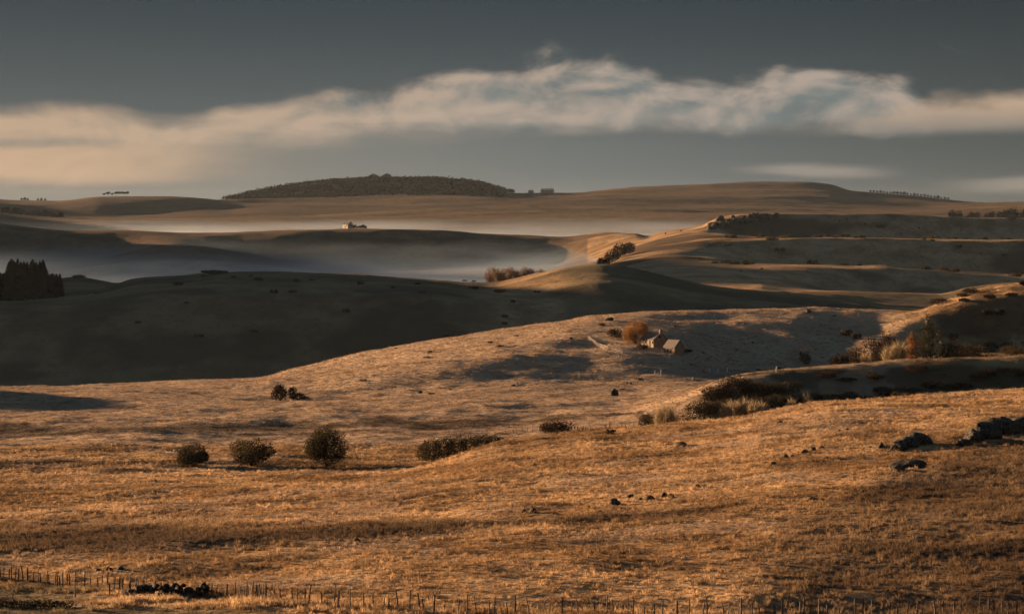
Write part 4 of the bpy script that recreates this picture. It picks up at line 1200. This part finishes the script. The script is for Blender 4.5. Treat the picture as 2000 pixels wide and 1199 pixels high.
for k, (px, py, w, h, rz, dp, lab) in enumerate([
    (1792, 868, 3.6, 2.4, 0.2, 3.0, 'tallest rock of the lower outcrop, with pale lichen and a steep right side'),
    (1772, 873, 3.0, 1.9, 0.3, 2.8, 'middle rock of the lower outcrop stepping up to the tallest'),
    (1756, 880, 2.2, 1.4, 1.0, 2.2, 'lowest left rock of the lower outcrop'),
    (2010, 842, 7.6, 3.2, 0.1, 4.6, 'long dark back of the upper outcrop cut by the edge of the picture'),
    (1962, 848, 6.0, 3.3, 0.2, 4.2, 'highest dark rock of the upper outcrop'),
    (1926, 856, 4.0, 2.9, 0.3, 3.2, 'speckled rock left of the highest one in the upper outcrop'),
    (1904, 862, 3.0, 2.3, 1.1, 2.8, 'stepped speckled rock low on the upper outcrop'),
    (1886, 870, 1.9, 1.3, 0.4, 1.7, 'lowest small rock at the foot of the upper outcrop'),
    (1772, 914, 4.4, 1.4, 0.3, 2.8, 'low mossy rock sunk in grass below the lower outcrop'),
    (1752, 920, 2.0, 1.0, 1.3, 1.8, 'small mossy rock at the left end of the sunken one')]):
    rock('boulder', lab, px, py, w, h, 201 + k, G, rz=rz, sub=4, dp=dp)
rock('boulder', 'small round boulder left of the rounded lichen boulder', 1722, 874, 1.0, .85, 205)
rock('boulder', 'flat dark rock hump in the grass above the strung out stones', 1331, 871, 3.6, .8, 206, dp=2.2)
G = 'stones strung along the near slope'
for k, (px, py, w, h, lab) in enumerate([
    (1024, 1001, .8, .45, 'low flat stone against the left dark stone of the near slope'),
    (1040, 1002, 1.1, .8, 'dark wedge stone, first of the stones on the near slope'),
    (1149, 993, .6, .45, 'small pale stone between the dark wedge and the pyramid stone'),
    (1200, 986, 1.5, .9, 'pyramid shaped dark stone with a white left edge'),
    (1231, 972, .9, .6, 'small dark stone above the pyramid shaped stone'),
    (1250, 977, .8, .4, 'low stone in the gap between the pyramid and the leaning stone'),
    (1269, 977, 1.2, .75, 'dark leaning stone before the twin stones'),
    (1298, 971, 1.0, .65, 'first half of the twin dark stones'),
    (1311, 971, .9, .5, 'second lower half of the twin dark stones'),
    (1363, 952, .7, .5, 'small stone with a pale top near the brown strip of heath'),
    (1376, 952, .8, .55, 'dark stone next to the pale topped stone'),
    (1495, 907, .9, .55, 'first stone in the upper trail of stones'),
    (1510, 908, .9, .5, 'second stone in the upper trail, flat and dark'),
    (1533, 895, 1.0, .65, 'pointed stone in the upper trail of stones'),
    (1547, 893, .8, .5, 'round stone in the upper trail of stones'),
    (1572, 884, 1.1, .5, 'pale long stone in the upper trail of stones'),
    (1588, 880, 1.0, .65, 'tall stone in the upper trail of stones'),
    (1606, 876, 1.0, .5, 'last flat stone at the end of the upper trail'),
    (1640, 843, .9, .45, 'grey stone above the end of the upper trail'),
    (1655, 840, .8, .5, 'dark stone above the end of the upper trail'),
    (1524, 825, .9, .35, 'flat dark stone near the scrub under the brow'),
    (697, 1058, .8, .5, 'lone dark round stone in the lower middle of the near slope'),
    (1584, 975, 1.4, .35, 'flat slab lying in the orange track of grass'),
    (1700, 874, .6, .3, 'little stone left of the small round boulder')]):
    rock('stone', lab, px, py, w, h, 220 + k, G, sub=3)
G = 'stones left of the near fence'
for k, (px, py, w, h, lab) in enumerate([(192, 1115, .55, .35, 'left stone of the dark trio in the grass above the corner fence'), (212, 1114, .75, .5, 'middle taller stone of the dark trio above the corner fence'), (235, 1112, .85, .4, 'right flat stone of the dark trio above the corner fence'), (188, 1098, .5, .3, 'small stone above the dark trio')]):
    rock('stone', lab, px, py, w, h, 250 + k, G)
# heap of stones in the corner
rng = random.Random(5)
for k in range(64):
    u = (k + rng.random()) / 64
    px = 240 + u * 168
    lvl = rng.random() * min(1, 5 * u * (1.2 - u))
    q = ground(px, 1170 - rng.random() * 5)
    w = rng.uniform(.45, .95)
    o = link('stone', rock_mesh(300 + k, w / 2, w * .45, w * .36, 2, .3), None, q + Vector((0, 1.1 + rng.uniform(-.8, .8) * (1 - lvl), .12 + lvl * .75)))
    o.rotation_euler = (rng.uniform(-.6, .6), rng.uniform(-.6, .6), rng.uniform(0, 6.28))
    tag(o, 'rough field stone in the dark heap behind the corner fence', 'stone', 'heap of field stones')
p = ground(60, 1186)
bush('bramble_strip', 'low dark strip of brambles in the cropped near left corner', 'bramble', p, 7.0, .75, MAT['bramble'], 1700, .10, 0, 260,
     lobes=[((x, 0, .28 + .08 * math.sin(x * 2)), (.8, .7, .36)) for x in np.arange(-4.0, 3.1, .7)])
# knoll rocks
rock('boulder', 'dark rounded boulder on the crest of the knoll above the orange tree', 1191, 626, 3.4, 1.5, 270)
rock('boulder', 'dark pointed boulder on the flat crest of the knoll, far right of the barn', 1579, 611, 2.8, 1.6, 271)
rock('boulder', 'dark stump like rock casting a long shadow below the white posts', 1201, 773, 2.5, 2.2, 272)
rock('boulder', 'low rock block on the dim slope left of the white post', 820, 768, 1.7, .8, 273)
rock('boulder', 'small pale stone beside the low rock block', 879, 762, .8, .5, 274)
rock('boulder', 'low stone beside the white post on the dim slope', 1002, 754, 1.4, .6, 275)
rock('boulder', 'pale upright rock among dark shrubs across the shaded dip', 1648, 648, .9, 1.2, 276)

# ------------------------------------------------------------------ hill beyond: plantation, cattle, thorn thicket
def conifer_mesh(seed, h=15.0, w=5.0, n=560):
    rng = np.random.default_rng(seed)
    f = rng.random(n) ** 0.75
    a = rng.random(n) * 6.28
    rad = (1 - f) ** 0.7 * w * .5 * (0.75 + .4 * rng.random(n)) + .15
    z = (0.06 + 0.92 * f) * h
    c, s_ = np.cos(a), np.sin(a)
    base = np.stack([c * .05, s_ * .05, z + rad * .18], 1)
    tip = np.stack([c * rad, s_ * rad, z - rad * .22], 1)
    sd = np.stack([-s_, c, np.zeros(n)], 1) * (0.12 + rad * .30)[:, None]
    mid = base * .45 + tip * .55
    b = MB(); b.quads(np.stack([base, mid - sd, tip, mid + sd], 1))
    tr = MB(); tr.tube([(0, 0, -1), (0, 0, h * .96)], [.22, .03], 5)
    return b.mesh('foliage', MAT['needle']), tr.mesh('trunk', MAT['bark'])
CM = [conifer_mesh(400 + k, 15, 7.6 + .8 * k) for k in range(3)]
CT = []
def conifer(px, d, h, lab, group, k):
    q = at_depth(px, d)
    if len(CT) < 3:
        t = thing('conifer', lab, 'conifer', q, 0, group)
        link('foliage', CM[len(CT)][0], t); link('trunk', CM[len(CT)][1], t)
        t.scale = (h / 15,) * 3
        CT.append(t)
    else:
        t = dup(CT[k % 3], q, k * 1.3, h / 15, lab)
    return t
rng = random.Random(9)
k = 0
for row, d in enumerate((1195, 1215, 1240, 1262)):
    for px in range(-30, 92, 12):
        top = 501 + rng.uniform(0, 9) + (22 if px < 14 else 0) + (8 if px > 84 else 0)
        pp = px + rng.uniform(-5, 5) + row * 3
        if pp > 92: continue
        q = at_depth(pp, d)
        h = (Y0 - top) / F * d + ZC - q.z
        conifer(pp, d, h * rng.uniform(.92, 1.0), ('dark conifer along the front edge of the dense plantation left of the long dark hill' if row < 2 else 'dark conifer standing behind others in the dense plantation left of the long dark hill'), 'conifers of the plantation', k); k += 1
for px, d in ((97, 1200), (104, 1198), (111, 1202), (117, 1200), (101, 1220), (109, 1222), (116, 1220)):
    q = at_depth(px, d); h = (Y0 - (533 + rng.uniform(-1, 2))) / F * d + ZC - q.z
    conifer(px, d, h, 'short dark conifer in the low block beside the plantation', 'short conifers beside the plantation', k); k += 1
def cow(px, d, face, lab):
    q = at_depth(px, d)
    me = bpy.data.meshes.new('cow'); bm = bmesh.new()
    J = {'hip': (-.75, 0, 1.25, .36), 'mid': (0, 0, 1.18, .42), 'sho': (.7, 0, 1.25, .38), 'neck': (1.1, 0, 1.25, .22), 'head': (1.5, 0, .95, .16), 'muz': (1.72, 0, .75, .11)}
    E = [('hip', 'mid'), ('mid', 'sho'), ('sho', 'neck'), ('neck', 'head'), ('head', 'muz')]
    for s in (-1, 1):
        for nm, x, root, kx in (('f', .68, 'sho', .02), ('h', -.72, 'hip', -.12)):
            J[f'{nm}{s}a'] = (x, .22 * s, .8, .15); J[f'{nm}{s}b'] = (x + kx, .22 * s, .45, .085); J[f'{nm}{s}c'] = (x, .22 * s, .02, .075)
            E += [(root, f'{nm}{s}a'), (f'{nm}{s}a', f'{nm}{s}b'), (f'{nm}{s}b', f'{nm}{s}c')]
    J['tail'] = (-1.1, 0, 1.3, .05); J['tail2'] = (-1.2, 0, .7, .04); E += [('hip', 'tail'), ('tail', 'tail2')]
    vs = {kk: bm.verts.new(v[:3]) for kk, v in J.items()}
    for a, b_ in E: bm.edges.new((vs[a], vs[b_]))
    bm.verts.index_update(); bm.to_mesh(me); order = list(J); bm.free()
    o = link('cow', me, None, q); o.rotation_euler = (0, 0, face)
    md = o.modifiers.new('skin', 'SKIN'); sv = me.skin_vertices[0].data
    for i, kk in enumerate(order):
        sv[i].radius = (J[kk][3],) * 2; sv[i].use_root = (kk == 'hip')
    o.modifiers.new('sub', 'SUBSURF').render_levels = 1
    me.materials.append(MAT['hide'])
    tag(o, lab, 'cow', 'cattle on the hill crest')
cow(908, 1278, math.pi, 'grazing brown cow on the hill crest, nearer the mist')
cow(925, 1276, 0.4, 'grazing brown cow on the hill crest, nearer the thorn thicket')
p = at_depth(420, 1290)
bush('mound_thicket', 'low dark domed thicket on the crest of the long dark hill', 'thicket', p, 15, 2.6, MAT['bramble'], 1500, .35, 0, 501, depth=7)
bush('mound_thicket', 'tiny dark thicket on the small hill beside the plantation', 'thicket', at_depth(155, 1470), 9, 2.0, MAT['bramble'], 600, .35, 0, 502, depth=5)
G = 'bare thorn trees behind the lit mound'
TH = []
for k in range(3):
    rng_ = np.random.default_rng(510 + k)
    b = MB(); stems(b, 16, 6.0, 2.6, .09, rng_)
    P = lobe_points(1100, [((0, 0, 3.6), (2.9, 2.9, 2.9)), ((.8, 0, 2.2), (2.4, 2.4, 1.8))], rng_, .2)
    c_ = MB(); c_.quads(leaf_quads(P, .22, rng_))
    TH.append((b.mesh('branches', MAT['bark']), c_.mesh('twigs', MAT['bare_twig'])))
TT = []
rng = random.Random(3)
for k, px in enumerate((954, 962, 971, 981, 990, 998, 1007, 1017, 1026, 1036, 1046, 1056, 1064)):
    d = 1335 + rng.uniform(-15, 25)
    q = at_depth(px, d)
    top = 524 - 4 * math.sin(k * 1.7) + (8 if k in (0, 12) else 0)
    h = ((Y0 - top) / F * d + ZC - q.z) / 6.3
    lab = 'bare greyish thorn tree in the row behind the lit mound'
    if k < 3:
        t = thing('thorn_tree', lab, 'tree', q, 0, G); link('branches', TH[k][0], t); link('twigs', TH[k][1], t); t.scale = (h,) * 3; TT.append(t)
    else:
        dup(TT[k % 3], q, k * 2.1, h, lab)
# ------------------------------------------------------------------ far scrub, trees and farms
G = 'scrub on the flank below the crags'
for k, (px, d, w, h, lab) in enumerate([
    (1166, 2030, 12, 6, 'lowest brown scrub tree on the flank below the crags'),
    (1180, 2060, 13, 9, 'brown scrub tree above the lowest one on the flank'),
    (1195, 2090, 14, 12, 'dense brown scrub tree in the middle of the flank'),
    (1211, 2120, 14, 13, 'tallest brown scrub tree on the flank below the crags'),
    (1228, 2150, 13, 11, 'uppermost brown scrub tree on the flank below the crags')]):
    bush('scrub_tree', lab, 'tree', at_depth(px, d), w, h, MAT['brown_leaf'], 900, .7, 0, 540 + k, group=G, rim=120)
G = 'dark crags on the hill brow'
rng = random.Random(12)
for k in range(36):
    px = 1386 + k * 3.7 + rng.uniform(-2, 2)
    top = np.interp(px, [1385, 1410, 1450, 1510], [440, 424, 418, 420])
    py = top + rng.uniform(4, 26) * np.interp(px, [1385, 1430, 1515], [.5, 1, .35])
    w = rng.uniform(5, 11)
    rock('crag', 'dark heathery crag of the broken rock face on the hill brow', px, py, w, w * .62, 560 + k, G, sub=2)
G = 'pale rocks on the hill brow'
for k, (px, py) in enumerate([(1436, 432), (1453, 430), (1470, 428), (1395, 446), (1300, 457), (1330, 452), (1640, 432), (1655, 428), (1690, 438), (1700, 444), (1610, 440), (1795, 446), (1366, 508), (1488, 526), (1448, 531)]):
    rock('crag', 'small pale rock catching the light on the slopes below the hill brow', px, py, 2.4, 1.8, 590 + k, G, sub=2)
def far_tree_mesh(seed, kind):
    rng_ = np.random.default_rng(seed)
    if kind == 'umbrella':
        L = [((0, 0, 8), (5, 5, 2.6)), ((2, 1, 9.6), (3.4, 3.4, 1.8)), ((-2.5, 0, 7.4), (3, 3, 1.6))]
    else:
        L = [((0, 0, 4.8), (4.4, 4.4, 4.6)), ((2.2, 0, 3.2), (3, 3, 3)), ((-2, 1, 3.4), (3, 3, 3.2))]
    b = MB(); b.quads(leaf_quads(lobe_points(420, L, rng_, .2), .8, rng_))
    t = MB(); t.tube([(0, 0, -1.5), (.2, 0, 6)], [.4, .2], 5)
    return b.mesh('crown', MAT['far_leaf']), t.mesh('trunk', MAT['bark'])
FT = {kd: [far_tree_mesh(620 + 5 * j + k, kd) for k in range(3)] for j, kd in enumerate(('umbrella', 'round'))}
FP = {'umbrella': [], 'round': []}
def far_tree(px, d, sc, kind, lab, group, k, brow=0):
    q = crest(px, d - brow, d + brow) if brow else at_depth(px, d)
    pool = FP[kind]
    if len(pool) < 3:
        i = len(pool)
        t = thing('far_tree', lab, 'tree', q, 0, group); link('crown', FT[kind][i][0], t); link('trunk', FT[kind][i][1], t)
        t.scale = (sc,) * 3; pool.append(t)
    else:
        t = dup(pool[k % 3], q, k * 1.9, sc, lab); t['group'] = group
    return t
for k, px in enumerate((203, 211, 219, 227, 234, 241, 248)):
    far_tree(px, 5195, .95 if k not in (0, 2) else .7, 'umbrella', 'flat topped tree of the clump on the far left hill', 'tree clump on the far left hill', k, 450)
for k, (px, sc) in enumerate(((42, .6), (48, .8), (54, .6))):
    far_tree(px, 5195, sc, 'round', 'small tree of the far left tuft on the horizon', 'tuft of trees at the far left', k, 450)
for k, (px, sc) in enumerate(((74, .6), (81, .7), (88, .6))):
    far_tree(px, 5195, sc, 'round', 'small tree of the second tuft from the left on the horizon', 'second tuft of trees on the horizon', k, 450)
for k in range(16):
    far_tree(6 + k * 7.5, 4300 + rng.uniform(-60, 60), rng.uniform(.8, 1.3), 'round', 'dark tree in the copse low on the far left', 'copse at the far left', k)
for k in range(10):
    far_tree(722 + k * 4.3, 6190, .8 + .4 * math.sin(k), 'round', 'tree on the summit of the wooded far hill', 'trees on the wooded summit', k, 500)
for k in range(26):
    far_tree(902 + k * 4.0, 6185, rng.uniform(.8, 1.3), 'round', 'tree along the right shoulder of the wooded far hill', 'trees on the wooded shoulder', k, 500)
for k in range(24):
    far_tree(1700 + k * 6.6, 6190, rng.uniform(.6, 1.0), 'round', 'tree on the low horizon right of the bare far hill', 'trees on the right horizon', k, 500)
for k in range(40):
    px = 1850 + rng.random() * 190
    far_tree(px, rng.uniform(3500, 4300), rng.uniform(.9, 1.6) * (1.0 + .7 * max(0, (px - 1930) / 100)), 'round', 'dark tree in the wood on the right behind the hill brow', 'wood behind the hill brow', k)
# woodland on the face of the far hill: one mass
rng_ = np.random.default_rng(77)
P = []
for k in range(1800):
    px = rng_.uniform(450, 985); d = rng_.uniform(5450, 6150)
    q = at_depth(px, d)
    P.append((q.x, q.y, q.z + 2))
P = np.array(P)
P = np.repeat(P, 24, 0) + rng_.normal(0, 1, (len(P) * 24, 3)) * np.array([9, 9, 2.0])
b = MB(); b.quads(leaf_quads(P, 2.3, rng_))
o = link('woods', b.mesh('woods', MAT['far_leaf'])); o['kind'] = 'stuff'
def far_house(name, label, cat, px, d, rz, L, W, hw, hr, roofm, wins):
    return gabled(name, label, cat, crest(px, d[0], d[1]) + Vector((0, 0, .3)), rz, L, W, hw, hr, MAT['render_wall'], roofm, [(0, 1.4, 2.4)], wins, [(L / 2 - .6, 1.2)], .4)
far_house('farmhouse', 'pale gabled farmhouse alone above the mist on the first far ridge', 'farmhouse', 679, (2500, 3100), ang(-.75, -.66), 10, 7, 4.2, 7.6, MAT['slate'], [('gable', -1.6, 3.0, 1.2, 1.6), ('gable', 1.6, 3.0, 1.2, 1.6), ('front', 3, 2.6, 1.2, 1.6)])
for k, px in enumerate((688, 693, 698, 703, 709, 714)):
    far_tree(px, 2800, .42 + .1 * math.sin(k * 2), 'round', 'small tree in the windbreak beside the lone far farmhouse', 'windbreak of the far farmhouse', k, 300)
far_house('long_barn', 'long low pale barn on the horizon right of the wooded hill', 'barn', 1069, (5600, 6600), ang(-.5, -.86), 32, 11, 6, 10, MAT['tin'], [])
far_house('far_cottage', 'small pale cottage on the horizon left of the long barn', 'cottage', 1037, (5600, 6600), ang(-.5, -.86), 12, 8, 4.5, 7.5, MAT['slate'], [('front', 3, 2.4, 1.2, 1.4)])
far_house('gabled_house', 'pale gabled house at the edge of the wood on the right', 'house', 1973, (2900, 3700), ang(-.9, -.3), 11, 8, 5.5, 9.5, MAT['slate'], [('gable', 0, 3.2, 1.4, 1.8)])

# low gorse that roughens the slopes of the hills
GB = []
for k in range(3):
    rng_ = np.random.default_rng(700 + k)
    L = [((rng_.normal(0, 1.6), rng_.normal(0, 1.2), .7), (1.4 + rng_.random(), 1.2, .9 + .3 * rng_.random())) for _ in range(5)]
    b = MB(); b.quads(leaf_quads(lobe_points(420, L, rng_, .3), .32, rng_))
    t_ = MB(); stems(t_, 5, 1.0, 1.2, .06, rng_, False)
    GB.append((b.mesh('crown', MAT['bramble']), t_.mesh('stem', MAT['bark'])))
GP = []
rng = random.Random(31)
def gorse(px, d, sc, lab, group, k):
    q = at_depth(px, d)
    if len(GP) < 3:
        t = thing('gorse_bush', lab, 'bush', q, 0, group); link('crown', GB[len(GP)][0], t); link('stem', GB[len(GP)][1], t)
        t.scale = (sc, sc, sc * .8); GP.append(t)
    else:
        t = dup(GP[k % 3], q, rng.random() * 6.28, (sc * rng.uniform(.7, 1.1), sc, sc * rng.uniform(.8, 1.2)), lab); t['group'] = group
for k in range(64):
    gorse(rng.uniform(1390, 1990), rng.uniform(1880, 2470), rng.uniform(.8, 2.2), 'low dark gorse bush on the terraced slopes of the right hill', 'gorse on the terraced hill', k)
for k in range(30):
    gorse(rng.uniform(120, 1100), rng.uniform(1080, 1240), rng.uniform(.4, 1.0), 'low dark gorse bush on the shaded face of the long dark hill', 'gorse on the long dark hill', k)
for k in range(22):
    gorse(rng.uniform(1420, 1780), rng.uniform(516, 536), rng.uniform(.45, .8), 'low dark gorse on the shaded bank of the second brow', 'gorse on the second brow', k)
for k in range(26):
    gorse(rng.uniform(700, 1720), rng.uniform(600, 800), rng.uniform(.16, .4), 'small dark tussock of gorse scattered on the turf of the knoll', 'gorse on the knoll', k)
